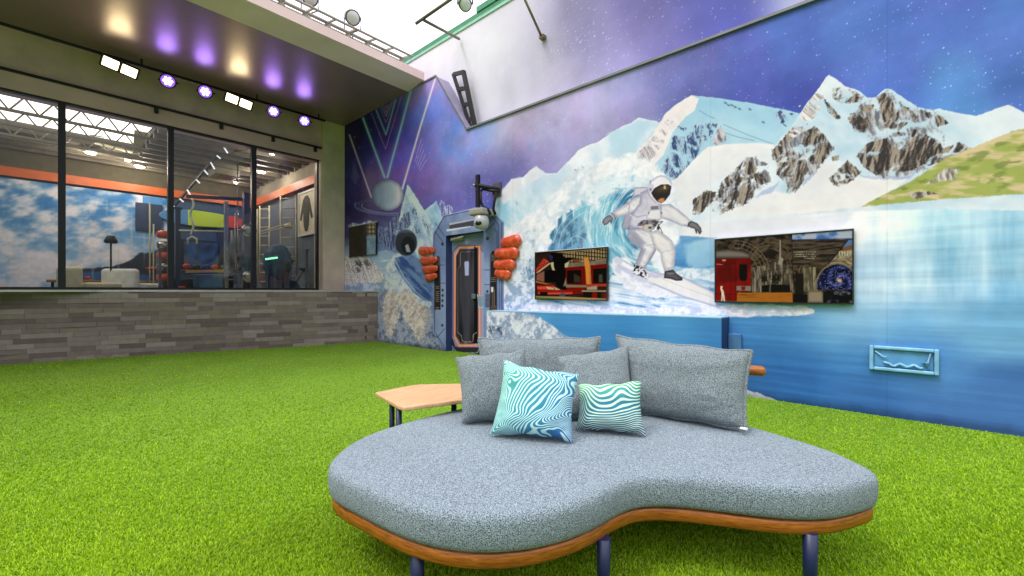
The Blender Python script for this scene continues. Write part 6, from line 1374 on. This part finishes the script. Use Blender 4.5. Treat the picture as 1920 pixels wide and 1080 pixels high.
# mid-plane corners: pixel + depth
pillow('back_cushion', K(900,752,2.66), K(1118,752,2.66), K(897,636,2.80), K(1126,633,2.80), .21, FAB2, 'long grey back cushion with piping, behind the left square cushion', seed=1, pinch=.5)
pillow('back_cushion', K(1176,772,2.54), K(1398,806,2.16), K(1156,630,2.72), K(1410,660,2.27), .24, FAB2, 'large grey back cushion with piping at the right of the daybed', seed=2, pinch=.45)
pillow('square_cushion', K(866,793,2.30), K(1005,790,2.32), K(853,668,2.48), K(985,655,2.52), .19, FAB2, 'plain grey square cushion at the left, behind the swirl cushion', seed=3, piping=False, pinch=.7)
pillow('square_cushion', K(1052,786,2.36), K(1196,786,2.36), K(1044,668,2.55), K(1178,649,2.60), .18, FAB2, 'plain grey square cushion in the middle, behind the striped lumbar cushion', seed=4, piping=False, pinch=.7)
SW1 = swirl('teal swirl print', 0, 2.3, ((66,168,142), (40,126,160), (44,78,168), (190,228,226)), 3.3, 30, .5)
SW2 = swirl('blue wave print', 1, 1.15, ((84,170,120), (34,120,150), (10,66,136), (204,230,200)), 9.4, 20, .25, (1.7,.6,1))
pillow('print_cushion', K(1078,806,2.20), K(1212,817,2.10), K(1084,720,2.28), K(1203,713,2.20), .16, SW2, 'small lumbar cushion printed with blue and mint waves', seed=5, piping=False, pinch=.9)
pillow('print_cushion', K(917,817,2.11), K(1074,829,2.01), K(944,675,2.26), K(1087,700,2.16), .18, SW1, 'square cushion printed with teal and blue swirling lines', seed=6, piping=False, pinch=.9)

# ---------------------------------------------------------------- camera, light, sky
cam = bpy.data.cameras.new('camera'); co = bpy.data.objects.new('camera', cam); COL.objects.link(co); sc.camera = co
cam.sensor_width = 36; cam.lens = 36*F_PX/1920; cam.clip_end = 500; cam.clip_start = .05
co.location = (0, 0, CAMH); co.rotation_euler = (R(90), 0, CAMROT)
cam.shift_y = 5/1920
w = bpy.data.worlds.new('World'); sc.world = w; w.use_nodes = True; nt = w.node_tree; nt.nodes.clear()
sky = nt.nodes.new('ShaderNodeTexSky'); sky.sky_type = 'NISHITA'; sky.sun_disc = False; SE, SR = R(58), R(196)
sky.sun_elevation = SE; sky.sun_rotation = SR; sky.dust_density = 4
b1 = nt.nodes.new('ShaderNodeBackground'); nt.links.new(sky.outputs[0], b1.inputs[0]); b1.inputs[1].default_value = .12
b2 = nt.nodes.new('ShaderNodeBackground'); b2.inputs[0].default_value = (.975,.985,1.0,1); 
gt = nt.nodes.new('ShaderNodeTexCoord'); gs = nt.nodes.new('ShaderNodeSeparateXYZ'); nt.links.new(gt.outputs['Generated'], gs.inputs[0])
gm_ = nt.nodes.new('ShaderNodeMapRange'); nt.links.new(gs.outputs[2], gm_.inputs[0]); gm_.interpolation_type = 'SMOOTHSTEP'; gm_.inputs[1].default_value = -.05; gm_.inputs[2].default_value = .85; gm_.inputs[3].default_value = .10; gm_.inputs[4].default_value = 2.85
nt.links.new(gm_.outputs[0], b2.inputs[1])
mx = nt.nodes.new('ShaderNodeMixShader'); mx.inputs[0].default_value = .88; ow = nt.nodes.new('ShaderNodeOutputWorld')
nt.links.new(b1.outputs[0], mx.inputs[1]); nt.links.new(b2.outputs[0], mx.inputs[2]); nt.links.new(mx.outputs[0], ow.inputs[0])
sl = bpy.data.lights.new('sun', 'SUN'); sl.energy = 1.58; sl.angle = R(15); sl.color = (1,.97,.92); so = bpy.data.objects.new('sun', sl); COL.objects.link(so)
dvec = Vector((math.sin(SR)*math.cos(SE), math.cos(SR)*math.cos(SE), math.sin(SE)))
so.rotation_euler = dvec.to_track_quat('Z', 'Y').to_euler()
sc.view_settings.view_transform = 'Standard'; sc.view_settings.look = 'None'; sc.view_settings.exposure = 0
sc.cycles.max_bounces = 6; sc.cycles.transparent_max_bounces = 6; sc.cycles.use_denoising = True; sc.cycles.sample_clamp_indirect = 6
